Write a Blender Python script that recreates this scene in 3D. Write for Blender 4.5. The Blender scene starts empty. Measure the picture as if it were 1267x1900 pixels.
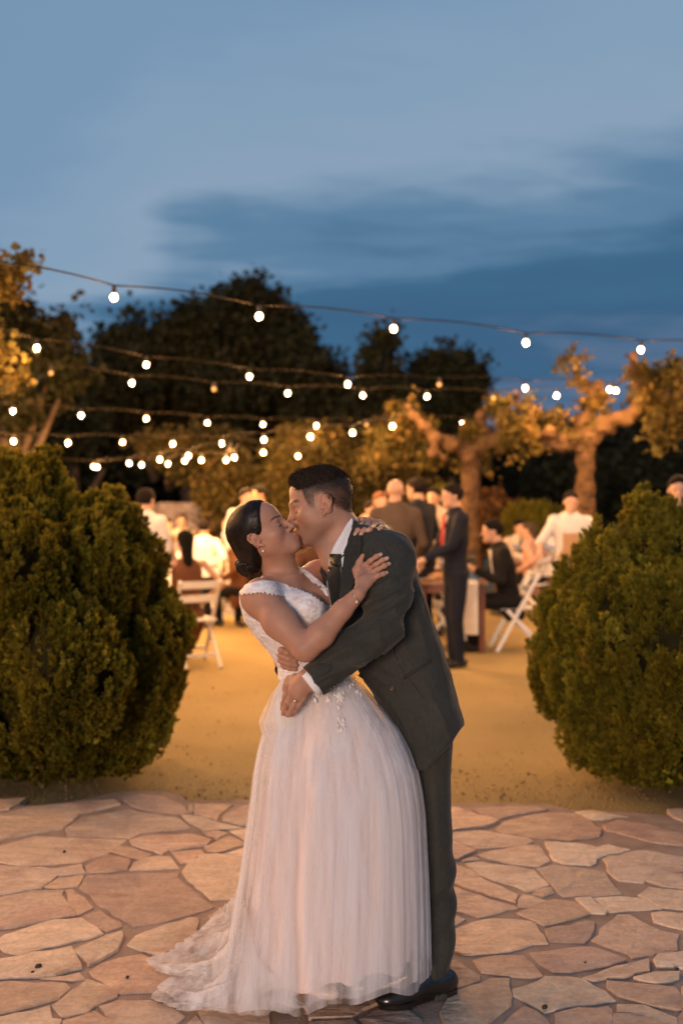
import bpy, bmesh, math, random
import numpy as np
import openvdb
from mathutils import Vector, Matrix
from mathutils.bvhtree import BVHTree
from mathutils.geometry import delaunay_2d_cdt, tessellate_polygon

random.seed(11)
RNG = np.random.default_rng(7)
SC = bpy.context.scene
COL = SC.collection

# ------------------------------------------------------------------ camera
F = 1847.0            # focal length in photograph pixels (35 mm lens on a 36 mm tall frame)
HZ = 931.0            # horizon row in the photograph
EYE = 1.61            # camera height
cam_data = bpy.data.cameras.new('camera')
cam_data.sensor_fit = 'VERTICAL'
cam_data.sensor_height = 36.0
cam_data.lens = 35.0
cam_data.shift_y = -0.010
cam_data.clip_start = 0.05
cam_data.clip_end = 3000
cam_data.dof.use_dof = True
cam_data.dof.focus_distance = 3.2
cam_data.dof.aperture_fstop = 1.6
cam = bpy.data.objects.new('camera', cam_data)
COL.objects.link(cam)
cam.location = (0, 0, EYE)
cam.rotation_euler = (math.radians(90), 0, 0)
SC.camera = cam

# ------------------------------------------------------------------ view transform, sampling
SC.view_settings.view_transform = 'Standard'
SC.view_settings.look = 'None'
SC.view_settings.exposure = 0.0
SC.view_settings.gamma = 1.0
SC.view_settings.use_curve_mapping = False
SC.render.engine = 'CYCLES'
SC.cycles.use_denoising = True
SC.cycles.use_light_tree = True
SC.cycles.max_bounces = 6
SC.cycles.transparent_max_bounces = 16
SC.cycles.sample_clamp_indirect = 4.0
SC.cycles.caustics_reflective = False
SC.cycles.caustics_refractive = False

# ------------------------------------------------------------------ sky: dusk, thin streaked cloud
SUN_EL = math.radians(8)
SUN_AZ = math.radians(-163)      # behind the photographer, a little to the left
world = bpy.data.worlds.new('World')
SC.world = world
world.use_nodes = True
def build_world():
    nt = world.node_tree
    nt.nodes.clear()
    N = lambda t: nt.nodes.new(t)
    L = nt.links.new
    out = N('ShaderNodeOutputWorld'); bg = N('ShaderNodeBackground')
    L(bg.outputs[0], out.inputs[0])
    sky = N('ShaderNodeTexSky'); sky.sky_type = 'NISHITA'; sky.sun_disc = False
    sky.sun_elevation = math.radians(-1.5); sky.sun_rotation = SUN_AZ
    sky.dust_density = 1.5; sky.ozone_density = 3.0
    tc = N('ShaderNodeTexCoord')
    sep = N('ShaderNodeSeparateXYZ'); L(tc.outputs['Generated'], sep.inputs[0])
    def M(op, a, b=None, clamp=False):
        n = N('ShaderNodeMath'); n.operation = op; n.use_clamp = clamp
        for i, v in enumerate((a, b)):
            if v is None: continue
            if hasattr(v, 'is_output'): L(v, n.inputs[i])
            else: n.inputs[i].default_value = v
        return n.outputs[0]
    z = sep.outputs[2]
    # flat cloud deck: project the view ray on a level sheet, so streaks close up towards the horizon
    zz = M('ADD', M('MAXIMUM', z, 0.0), 0.10)
    cx = M('DIVIDE', sep.outputs[0], zz); cy = M('DIVIDE', sep.outputs[1], zz)
    cmb = N('ShaderNodeCombineXYZ'); L(cx, cmb.inputs[0]); L(cy, cmb.inputs[1])
    mp = N('ShaderNodeMapping'); mp.inputs['Rotation'].default_value = (0, 0, 0.75)
    mp.inputs['Scale'].default_value = (0.50, 0.95, 1.0); mp.inputs['Location'].default_value = (1.7, 0.35, 0)
    L(cmb.outputs[0], mp.inputs[0])
    n1 = N('ShaderNodeTexNoise'); n1.inputs['Scale'].default_value = 0.9; n1.inputs['Detail'].default_value = 5
    n1.inputs['Roughness'].default_value = 0.55; n1.inputs['Distortion'].default_value = 0.8
    L(mp.outputs[0], n1.inputs[0])
    n2 = N('ShaderNodeTexNoise'); n2.inputs['Scale'].default_value = 2.6; n2.inputs['Detail'].default_value = 6
    n2.inputs['Distortion'].default_value = 0.5
    L(mp.outputs[0], n2.inputs[0])
    # elevation with wispy edges
    e = M('ADD', z, M('MULTIPLY', M('SUBTRACT', n1.outputs[0], 0.5), 0.30))
    e = M('ADD', e, M('MULTIPLY', M('SUBTRACT', n2.outputs[0], 0.5), 0.10))
    n3 = N('ShaderNodeTexNoise'); n3.inputs['Scale'].default_value = 7.5; n3.inputs['Detail'].default_value = 8; n3.inputs['Distortion'].default_value = 0.3
    L(mp.outputs[0], n3.inputs[0])
    e = M('ADD', e, M('MULTIPLY', M('SUBTRACT', n3.outputs[0], 0.5), 0.055))
    e = M('ADD', e, M('MULTIPLY', sep.outputs[0], -0.10))
    e = M('ADD', e, M('MULTIPLY', M('MAXIMUM', M('SUBTRACT', M('MULTIPLY', sep.outputs[0], -1.0), 0.16), 0.0), 0.8))
    ramp = N('ShaderNodeValToRGB')
    r = ramp.color_ramp; r.interpolation = 'EASE'
    pts = [(0.00, (0.130, 0.200, 0.320)), (0.09, (0.085, 0.155, 0.265)), (0.135, (0.043, 0.120, 0.225)), (0.205, (0.046, 0.133, 0.240)),
           (0.255, (0.105, 0.215, 0.345)), (0.315, (0.250, 0.355, 0.480)), (0.375, (0.225, 0.340, 0.475)), (0.46, (0.185, 0.305, 0.450)), (1.0, (0.12, 0.22, 0.37))]
    while len(r.elements) < len(pts): r.elements.new(0.5)
    for el, (p, c) in zip(r.elements, pts):
        el.position = p; el.color = (*c, 1)
    L(e, ramp.inputs[0])
    mix = N('ShaderNodeMix'); mix.data_type = 'RGBA'; mix.blend_type = 'ADD'
    mix.inputs[0].default_value = 0.05
    L(ramp.outputs[0], mix.inputs[6]); L(sky.outputs[0], mix.inputs[7])
    L(mix.outputs[2], bg.inputs[0])
    bg.inputs[1].default_value = 1.0
build_world()

# sun lamp added in place of a warm front flash, from behind the photographer
sun_data = bpy.data.lights.new('sun', 'SUN')
sun_data.energy = 2.3
sun_data.angle = math.radians(14)
sun_data.color = (1.0, 0.71, 0.54)
sun = bpy.data.objects.new('sun', sun_data)
COL.objects.link(sun)
sun.rotation_euler = (math.radians(90) - SUN_EL, 0, math.radians(-14))
sun.location = (-3, -6, 4)

# ------------------------------------------------------------------ helpers
def W(px, py, Y):
    """the point at depth Y that stands on photograph pixel (px, py)"""
    return np.array(((px - 633.5) / F * Y, Y, EYE + (HZ - py) / F * Y))
def G(px, py, z=0.0):
    """the point of the level z that stands on photograph pixel (px, py)"""
    Y = (EYE - z) * F / (py - HZ)
    return np.array(((px - 633.5) / F * Y, Y, z))
def tag(o, label=None, cat=None, group=None, kind=None):
    if label: o['label'] = label
    if cat: o['category'] = cat
    if group: o['group'] = group
    if kind: o['kind'] = kind
    return o
def thing(name, label, cat, loc=(0, 0, 0), group=None, rz=0.0):
    o = bpy.data.objects.new(name, None)
    COL.objects.link(o)
    o.location = loc; o.rotation_euler = (0, 0, rz)
    o.empty_display_size = 0.1
    return tag(o, label, cat, group)
def adopt(o, parent):
    """parent o, keeping its coordinates in the world (parents here are unrotated unless local coordinates were meant)"""
    o.parent = parent
    return o
def obj_np(name, V, faces, mat=None, parent=None, cols=None, smooth=True, world=True):
    """a mesh object from numpy arrays; faces is one array (n,3|4) or a list of them"""
    V = np.asarray(V, np.float32)
    if parent is not None and world:
        off = np.zeros(3); p = parent
        while p is not None:
            off += np.array(p.location); p = p.parent
        V = V - off.astype(np.float32)
    if isinstance(faces, np.ndarray): faces = [faces]
    faces = [np.asarray(f, np.int32) for f in faces if len(f)]
    me = bpy.data.meshes.new(name)
    me.vertices.add(len(V)); me.vertices.foreach_set('co', V.ravel())
    nl = sum(f.size for f in faces); npol = sum(len(f) for f in faces)
    me.loops.add(nl); me.polygons.add(npol)
    me.loops.foreach_set('vertex_index', np.concatenate([f.ravel() for f in faces]))
    tot = np.concatenate([np.full(len(f), f.shape[1], np.int32) for f in faces])
    st = np.concatenate([[0], np.cumsum(tot)[:-1]]).astype(np.int32)
    me.polygons.foreach_set('loop_start', st)
    me.polygons.foreach_set('use_smooth', np.full(npol, smooth))
    me.update(calc_edges=True)
    if cols is not None:
        a = me.color_attributes.new('Col', 'FLOAT_COLOR', 'POINT')
        c = np.ones((len(V), 4), np.float32); c[:, :3] = cols
        a.data.foreach_set('color', c.ravel())
    if mat is not None: me.materials.append(mat)
    o = bpy.data.objects.new(name, me)
    COL.objects.link(o)
    if parent is not None: o.parent = parent
    return o
def join_np(parts):
    """[(V, faces)] -> one (V, [faces])"""
    Vs, Fs, n = [], {}, 0
    for V, f in parts:
        fl = f if isinstance(f, list) else [f]
        for q in fl:
            if len(q): Fs.setdefault(q.shape[1], []).append(np.asarray(q) + n)
        Vs.append(V); n += len(V)
    return np.concatenate(Vs), [np.concatenate(x) for x in Fs.values()]
def rotz(a):
    c, s = math.cos(a), math.sin(a)
    return np.array(((c, -s, 0), (s, c, 0), (0, 0, 1.0)))
def box_np(c, s, R=None):
    """a box of full sizes s about c"""
    v = np.array([(x, y, z) for x in (-.5, .5) for y in (-.5, .5) for z in (-.5, .5)]) * np.array(s)
    if R is not None: v = v @ np.asarray(R).T
    f = np.array([(0, 1, 3, 2), (4, 6, 7, 5), (0, 4, 5, 1), (2, 3, 7, 6), (0, 2, 6, 4), (1, 5, 7, 3)])
    return v + np.array(c), f
def tube_np(P, r, n=8, cap=True):
    """a round tube along points P; r a number or one per point"""
    P = np.asarray(P, float); m = len(P)
    r = np.broadcast_to(np.asarray(r, float), (m,))
    T = np.gradient(P, axis=0); T /= np.linalg.norm(T, axis=1)[:, None] + 1e-12
    up = np.array((0, 0, 1.0)) if abs(T[0][2]) < 0.9 else np.array((1.0, 0, 0))
    A = np.cross(T, up); A /= np.linalg.norm(A, axis=1)[:, None] + 1e-12
    B = np.cross(A, T)
    th = np.arange(n) * 2 * math.pi / n
    V = P[:, None] + r[:, None, None] * (np.cos(th)[None, :, None] * A[:, None] + np.sin(th)[None, :, None] * B[:, None])
    V = V.reshape(-1, 3)
    i = np.arange(m - 1)[:, None] * n; j = np.arange(n)[None]; k = (j + 1) % n
    q = np.stack([i + j, i + k, i + n + k, i + n + j], -1).reshape(-1, 4)
    if cap:
        V = np.concatenate([V, P[:1], P[-1:]])
        a, b = len(V) - 2, len(V) - 1
        jj = np.arange(n); kk = (jj + 1) % n
        t = np.concatenate([np.stack([np.full(n, a), kk, jj], -1), np.stack([np.full(n, b), (m - 1) * n + jj, (m - 1) * n + kk], -1)])
        return V, [q, t]
    return V, [q]
def bar_np(a, b, w, t):
    """a square-section bar from a to b"""
    a = np.asarray(a, float); b = np.asarray(b, float)
    d = b - a; L = np.linalg.norm(d); d /= L
    up = np.array((0, 0, 1.0)) if abs(d[2]) < .95 else np.array((0, 1.0, 0))
    x = np.cross(d, up); x /= np.linalg.norm(x); y = np.cross(x, d)
    return box_np((a + b) / 2, (w, L, t), np.stack([x, d, y], 1))
def lathe_np(prof, n=16):
    """turn (r, z) points about the z axis"""
    prof = np.asarray(prof, float); m = len(prof)
    th = np.arange(n) * 2 * math.pi / n
    V = np.stack([prof[:, 0, None] * np.cos(th), prof[:, 0, None] * np.sin(th), np.repeat(prof[:, 1, None], n, 1)], -1).reshape(-1, 3)
    i = np.arange(m - 1)[:, None] * n; j = np.arange(n)[None]; k = (j + 1) % n
    return V, [np.stack([i + j, i + k, i + n + k, i + n + j], -1).reshape(-1, 4)]
def wob(P, seed, f=1.0, n=6):
    """cheap smooth noise in -1..1 at points P (sum of random sines)"""
    rg = np.random.default_rng(seed)
    K = rg.normal(size=(n, 3)) * f; ph = rg.uniform(0, 6.28, n)
    return np.sin(P @ K.T + ph).sum(1) / (n ** 0.5) / 1.3

# ------------------------------------------------------------------ signed-distance modelling
class Vol:
    def __init__(s, lo, hi, h):
        s.h = h; s.lo = np.array(lo, float) - 3 * h
        n = np.ceil((np.array(hi, float) + 3 * h - s.lo) / h).astype(int) + 1
        s.D = np.full(n, 0.5, np.float32)
    def put(s, f, lo, hi, k=0.0, op='u'):
        m = k + 3 * s.h
        i0 = np.maximum(np.floor((np.array(lo) - m - s.lo) / s.h).astype(int), 0)
        i1 = np.minimum(np.ceil((np.array(hi) + m - s.lo) / s.h).astype(int) + 1, s.D.shape)
        if (i1 <= i0).any(): return
        g = [(s.lo[a] + s.h * np.arange(i0[a], i1[a])).astype(np.float32) for a in range(3)]
        X, Y, Z = g[0][:, None, None], g[1][None, :, None], g[2][None, None, :]
        sl = tuple(slice(i0[a], i1[a]) for a in range(3))
        d = f(X, Y, Z).astype(np.float32); A = s.D[sl]
        if op == 'u':
            if k > 0:
                t = np.clip(.5 + .5 * (A - d) / k, 0, 1); s.D[sl] = A + (d - A) * t - k * t * (1 - t)
            else: s.D[sl] = np.minimum(A, d)
        else:
            d = -d if op == 's' else d
            if k > 0:
                t = np.clip(.5 - .5 * (A - d) / k, 0, 1); s.D[sl] = A + (d - A) * t + k * t * (1 - t)
            else: s.D[sl] = np.maximum(A, d)
    def cap(s, a, b, ra, rb=None, k=0.0, op='u'):
        rb = ra if rb is None else rb
        a = np.asarray(a, float); b = np.asarray(b, float); ab = b - a; L2 = max(float(ab @ ab), 1e-12)
        def f(X, Y, Z):
            x, y, z = X - a[0], Y - a[1], Z - a[2]
            t = np.clip((x * ab[0] + y * ab[1] + z * ab[2]) / L2, 0, 1)
            return np.sqrt((x - ab[0] * t) ** 2 + (y - ab[1] * t) ** 2 + (z - ab[2] * t) ** 2) - (ra + (rb - ra) * t)
        R = max(ra, rb)
        s.put(f, np.minimum(a, b) - R, np.maximum(a, b) + R, k, op)
    def chain(s, P, r, k=0.0, op='u'):
        r = np.broadcast_to(np.asarray(r, float), (len(P),))
        for i in range(len(P) - 1): s.cap(P[i], P[i + 1], r[i], r[i + 1], k, op)
    def ell(s, c, r, R=None, k=0.0, op='u'):
        c = np.asarray(c, float); r = np.asarray(r, float)
        R = np.eye(3) if R is None else np.asarray(R, float)     # columns are the local axes
        def f(X, Y, Z):
            x, y, z = X - c[0], Y - c[1], Z - c[2]
            k0 = 0; k1 = 0
            for i in range(3):
                u = x * R[0, i] + y * R[1, i] + z * R[2, i]
                k0 = k0 + (u / r[i]) ** 2; k1 = k1 + (u / r[i] ** 2) ** 2
            k0 = np.sqrt(k0); k1 = np.sqrt(k1) + 1e-9
            return k0 * (k0 - 1) / k1
        e = np.sqrt(((R * r) ** 2).sum(1))
        s.put(f, c - e, c + e, k, op)
    def loft(s, rows, k=0.0, op='u', p=2.0, rot=0.0):
        """a stack of level ellipses: rows of (z, cx, cy, a, b), z descending or ascending"""
        rows = np.asarray(sorted(rows), float)
        zs = rows[:, 0]; c, q = math.cos(rot), math.sin(rot)
        def f(X, Y, Z):
            zc = np.clip(Z, zs[0], zs[-1])
            cx, cy, a, b = [np.interp(zc, zs, rows[:, i]) for i in (1, 2, 3, 4)]
            x, y = X - cx, Y - cy
            x, y = x * c + y * q, -x * q + y * c
            g = (np.abs(x / a) ** p + np.abs(y / b) ** p) ** (1 / p)
            d = (g - 1) * np.minimum(a, b) * (0.6 + 0.4 * np.minimum(1, g * 0 + 1))
            dz = np.maximum(np.maximum(zs[0] - Z, Z - zs[-1]), -1)
            return np.maximum(d, dz)
        R = max(rows[:, 3].max(), rows[:, 4].max())
        s.put(f, (rows[:, 1].min() - R, rows[:, 2].min() - R, zs[0]), (rows[:, 1].max() + R, rows[:, 2].max() + R, zs[-1]), k, op)
    def plane(s, pt, n, k=0.0):
        """keep only the side that n points away from"""
        pt = np.asarray(pt, float); n = np.asarray(n, float) / np.linalg.norm(n)
        hi = s.lo + s.h * np.array(s.D.shape)
        s.put(lambda X, Y, Z: (X - pt[0]) * n[0] + (Y - pt[1]) * n[1] + (Z - pt[2]) * n[2] + 0 * X * Y * Z, s.lo, hi, k, 'i')
    def mesh(s, iso=0.0, smooth=0):
        g = openvdb.FloatGrid(background=0.5)
        g.copyFromArray(s.D)
        P, T, Q = g.convertToPolygons(isovalue=iso, adaptivity=0.0)
        V = P.astype(np.float64) * s.h + s.lo
        Q = Q.astype(np.int64); T = T.astype(np.int64)
        if len(Q):
            vol = np.einsum('ij,ij->i', V[Q[:, 0]] - V.mean(0), np.cross(V[Q[:, 1]] - V[Q[:, 0]], V[Q[:, 2]] - V[Q[:, 0]])).sum()
            if vol < 0: Q = Q[:, ::-1]; T = T[:, ::-1]
        fs = [Q] + ([T] if len(T) else [])
        for _ in range(smooth): V = relax(V, fs)
        return V, fs
def relax(V, fs, w=0.5):
    acc = np.zeros_like(V); cnt = np.zeros(len(V))
    for f in fs:
        m = f.shape[1]
        for i in range(m):
            a, b = f[:, i], f[:, (i + 1) % m]
            for x, y in ((a, b), (b, a)):
                for c in range(3): acc[:, c] += np.bincount(x, V[y, c], len(V))
                cnt += np.bincount(x, minlength=len(V))
    return V + w * (acc / np.maximum(cnt, 1)[:, None] - V)
def vnormals(V, fs):
    N = np.zeros_like(V)
    for f in fs:
        n = np.cross(V[f[:, 1]] - V[f[:, 0]], V[f[:, 2]] - V[f[:, 0]])
        for i in range(f.shape[1]):
            for c in range(3): N[:, c] += np.bincount(f[:, i], n[:, c], len(V))
    return N / (np.linalg.norm(N, axis=1)[:, None] + 1e-12)
def keep_faces(V, fs, mask):
    """drop every vertex whose mask is False"""
    idx = -np.ones(len(V), int); idx[mask] = np.arange(mask.sum())
    return V[mask], [idx[f[mask[f].all(1)]] for f in fs if mask[f].all(1).any()]
def bvh_of(V, fs):
    return BVHTree.FromPolygons([tuple(v) for v in V], [tuple(int(i) for i in q) for f in fs for q in f])
CAMP = Vector((0, 0, EYE))
def cast(bvh, px, py, off=0.0, fallback=3.2):
    """where the line of sight of pixel (px, py) meets the surface, moved off metres towards the viewer"""
    d = Vector(W(px, py, 1.0)) - CAMP; d.normalize()
    h = bvh.ray_cast(CAMP, d)
    if h[0] is None: return np.array(W(px, py, fallback))
    return np.array(h[0] - d * off)

# ------------------------------------------------------------------ materials
def new_mat(name):
    m = bpy.data.materials.new(name); m.use_nodes = True
    nt = m.node_tree; b = nt.nodes['Principled BSDF']
    return m, nt, b
def setv(b, **kw):
    for k, v in kw.items():
        k = k.replace('_', ' ')
        if k in b.inputs: b.inputs[k].default_value = v
def noise_mat(name, c1, c2, scale=8.0, rough=0.7, bump=0.0, bscale=None, detail=4, spec=0.5, attr=False, metallic=0.0, stretch=None,
              sheen=0.0, attr_mul=True, bdist=0.01, trans=0.0):
    """two colours mixed by noise (optionally tinted by the mesh's own colours), with fine relief"""
    m, nt, b = new_mat(name)
    N = nt.nodes.new; L = nt.links.new
    tc = N('ShaderNodeTexCoord'); mp = N('ShaderNodeMapping'); L(tc.outputs['Object'], mp.inputs[0])
    if stretch: mp.inputs['Scale'].default_value = stretch
    n = N('ShaderNodeTexNoise'); n.inputs['Scale'].default_value = scale; n.inputs['Detail'].default_value = detail
    L(mp.outputs[0], n.inputs[0])
    mr = N('ShaderNodeMapRange'); mr.inputs[1].default_value = 0.3; mr.inputs[2].default_value = 0.7
    L(n.outputs[0], mr.inputs[0])
    mix = N('ShaderNodeMix'); mix.data_type = 'RGBA'
    mix.inputs[6].default_value = (*c1, 1); mix.inputs[7].default_value = (*c2, 1)
    L(mr.outputs[0], mix.inputs[0])
    col = mix.outputs[2]
    if attr:
        at = N('ShaderNodeAttribute'); at.attribute_name = 'Col'
        mu = N('ShaderNodeMix'); mu.data_type = 'RGBA'; mu.blend_type = 'MULTIPLY'; mu.inputs[0].default_value = 1
        L(col, mu.inputs[6]); L(at.outputs['Color'], mu.inputs[7]); col = mu.outputs[2]
    L(col, b.inputs['Base Color'])
    setv(b, Roughness=rough, Metallic=metallic)
    b.inputs['Specular IOR Level'].default_value = spec
    if sheen:
        b.inputs['Sheen Weight'].default_value = sheen
    if bump:
        n2 = N('ShaderNodeTexNoise'); n2.inputs['Scale'].default_value = bscale or scale * 4; n2.inputs['Detail'].default_value = 6
        L(mp.outputs[0], n2.inputs[0])
        bp = N('ShaderNodeBump'); bp.inputs['Strength'].default_value = bump; bp.inputs['Distance'].default_value = bdist
        L(n2.outputs[0], bp.inputs['Height']); L(bp.outputs[0], b.inputs['Normal'])
    if trans:
        tr = N('ShaderNodeBsdfTranslucent'); L(col, tr.inputs[0])
        ms = N('ShaderNodeMixShader'); ms.inputs[0].default_value = trans
        o = nt.nodes['Material Output']
        L(b.outputs[0], ms.inputs[1]); L(tr.outputs[0], ms.inputs[2]); L(ms.outputs[0], o.inputs[0])
    return m
# ================================================================== ground and pavement
MAT_SAND = noise_mat('sand', (0.275, 0.205, 0.090), (0.365, 0.272, 0.122), scale=0.9, rough=0.95, bump=0.9, bscale=55, spec=0.1, bdist=0.02, detail=9)
def build_ground():
    n = 90
    xs = np.concatenate([-np.geomspace(600, 6, 18), np.linspace(-5.5, 5.5, 56), np.geomspace(6, 600, 18)])
    ys = np.concatenate([[-60, -20, -6, -2], np.linspace(0, 24, 100), np.geomspace(25, 900, 18)])
    X, Y = np.meshgrid(xs, ys, indexing='ij')
    P = np.stack([X.ravel(), Y.ravel(), np.zeros(X.size)], 1)
    amp = np.clip((P[:, 1] - 5.6) / 2.0, 0, 1)
    P[:, 2] = amp * (0.010 * wob(P, 3, 1.6) + 0.006 * wob(P, 4, 6.0)) - 0.004
    a, b = X.shape
    i = np.arange(a - 1)[:, None] * b; j = np.arange(b - 1)[None]
    q = np.stack([i + j, i + b + j, i + b + j + 1, i + j + 1], -1).reshape(-1, 4)
    o = obj_np('ground', P, q, MAT_SAND)
    tag(o, 'packed sandy ground of the garden lit orange by the bulbs', kind='structure')
    return o
build_ground()

MAT_MORTAR = noise_mat('mortar', (0.27, 0.195, 0.15), (0.39, 0.29, 0.23), scale=9, rough=0.95, bump=0.8, bscale=120, spec=0.1, bdist=0.006)
def stone_mat():
    """sandstone: the flag's own colour, with bedding streaks, stains and a pitted split face"""
    m, nt, b = new_mat('flagstone')
    N = nt.nodes.new; L = nt.links.new
    tc = N('ShaderNodeTexCoord'); at = N('ShaderNodeAttribute'); at.attribute_name = 'Col'
    def noise(scale, detail, stretch=(1, 1, 1), dist=0.0, rot=0.0):
        mp = N('ShaderNodeMapping'); mp.inputs['Scale'].default_value = stretch; mp.inputs['Rotation'].default_value = (0, 0, rot); L(tc.outputs['Object'], mp.inputs[0])
        n = N('ShaderNodeTexNoise'); n.inputs['Scale'].default_value = scale; n.inputs['Detail'].default_value = detail; n.inputs['Distortion'].default_value = dist; L(mp.outputs[0], n.inputs[0])
        return n.outputs[0]
    def rng(v, a, b_, c, d):
        r = N('ShaderNodeMapRange'); r.inputs[1].default_value = a; r.inputs[2].default_value = b_; r.inputs[3].default_value = c; r.inputs[4].default_value = d; L(v, r.inputs[0]); return r.outputs[0]
    def mul(c, v):
        x = N('ShaderNodeMix'); x.data_type = 'RGBA'; x.blend_type = 'MULTIPLY'; x.inputs[0].default_value = 1; L(c, x.inputs[6]); L(v, x.inputs[7]); return x.outputs[2]
    c = at.outputs['Color']
    st = N('ShaderNodeMix'); st.data_type = 'RGBA'; L(rng(noise(2.6, 6, dist=.8), .52, .72, 0, .75), st.inputs[0]); L(c, st.inputs[6])
    st.inputs[7].default_value = (.36, .225, .175, 1); c = st.outputs[2]
    c = mul(c, rng(noise(7, 6, (1, 3.2, 1), .5, .4), .3, .7, .84, 1.08))
    c = mul(c, rng(noise(60, 4), .3, .7, .86, 1.10))
    sp = noise(190, 2); c = mul(c, rng(sp, .26, .36, .55, 1.0))
    L(c, b.inputs['Base Color']); setv(b, Roughness=.82); b.inputs['Specular IOR Level'].default_value = .2
    h1 = noise(11, 8, (1, 2.6, 1), .6, .4); h2 = noise(75, 6)
    b1 = N('ShaderNodeBump'); b1.inputs['Strength'].default_value = .75; b1.inputs['Distance'].default_value = .012; L(h1, b1.inputs['Height'])
    b2 = N('ShaderNodeBump'); b2.inputs['Strength'].default_value = .55; b2.inputs['Distance'].default_value = .003; L(h2, b2.inputs['Height']); L(b1.outputs[0], b2.inputs['Normal'])
    L(b2.outputs[0], b.inputs['Normal'])
    return m
MAT_STONE = stone_mat()
PAVE = thing('pavement', 'crazy paving of pinkish sandstone flags set in mortar', None)
del_cat = PAVE.pop('category', None)
PAVE['kind'] = 'structure'
STONE_Z = 0.024
LEFT = [  # outlines read off the photograph (left quarter, zoomed 1.98 from (0,1460))
 [(452,45),(520,25),(600,32),(660,58),(695,90),(640,98),(560,85),(500,72)],
 [(716,62),(856,65),(812,95),(798,118),(718,98)], [(688,62),(708,62),(703,92),(692,84)],
 [(866,80),(925,58),(990,60),(990,138),(880,136),(820,120),(828,98)],
 [(665,98),(740,107),(800,128),(888,148),(745,160),(702,130)],
 [(482,195),(560,180),(700,175),(776,195),(756,213),(625,230),(600,245),(530,223),(492,213)],
 [(748,170),(800,163),(834,172),(800,188),(762,180)], [(755,222),(840,180),(896,205),(890,213),(800,240),(767,238)],
 [(848,162),(990,145),(990,192),(905,196)], [(826,246),(900,224),(990,217),(990,260),(900,260)],
 [(634,238),(740,230),(748,241),(690,273),(667,275)], [(407,232),(442,217),(490,224),(556,245),(520,262),(480,259)],
 [(320,290),(390,252),(474,270),(466,298),(400,310),(322,313)], [(492,277),(540,257),(623,254),(656,294),(560,299),(479,303)],
 [(674,310),(735,252),(800,250),(990,272),(990,400),(777,410),(722,365)],
 [(294,370),(324,322),(656,312),(664,347),(716,388),(784,438),(700,465),(495,509),(442,478)],
 [(168,362),(217,332),(308,320),(284,360),(210,370)], [(242,377),(270,374),(342,440),(287,468),(264,450)],
 [(-60,420),(120,380),(233,377),(252,443),(150,432),(0,488),(-60,500)], [(-60,512),(0,496),(150,438),(256,450),(276,470),(180,488),(0,518),(-60,530)],
 [(-60,590),(20,540),(200,488),(298,482),(376,538),(72,614),(0,578)], [(307,472),(370,453),(442,495),(446,510),(390,528),(322,495)],
 [(473,575),(502,546),(690,480),(726,480),(724,543),(580,614),(522,596)], [(769,475),(830,443),(990,424),(990,520),(773,508)],
 [(279,596),(390,548),(446,533),(451,550),(427,598),(330,652),(284,610)], [(-60,640),(70,624),(260,588),(276,620),(297,663),(200,690),(-60,706)],
 [(334,675),(440,628),(520,615),(560,632),(696,700),(560,746),(437,754),(382,713)], [(-60,718),(240,722),(256,740),(215,772),(120,798),(-60,845)],
 [(199,800),(320,704),(431,750),(426,768),(350,798),(318,828),(232,841)], [(148,697),(240,693),(288,681),(308,700),(260,709),(180,705)],
 [(369,805),(440,783),(550,783),(636,815),(676,840),(610,915),(440,905)], [(-60,855),(120,822),(180,803),(188,848),(222,852),(200,920),(-60,920)],
 [(238,862),(350,828),(428,872),(520,935),(235,935)], [(734,820),(800,793),(990,800),(990,930),(790,930)], [(625,925),(720,838),(782,930)],
 [(245,150),(300,112),(480,82),(520,93),(650,110),(698,150),(520,167),(478,185),(250,180)],
 [(-60,235),(130,182),(240,187),(462,192),(400,238),(300,272),(100,288),(-60,262)],
 [(-60,275),(100,293),(230,298),(298,283),(312,315),(210,325),(150,368),(-60,405)],
 [(-60,110),(120,72),(240,62),(420,47),(440,62),(290,100),(230,150),(120,168),(-60,205)]]
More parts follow.
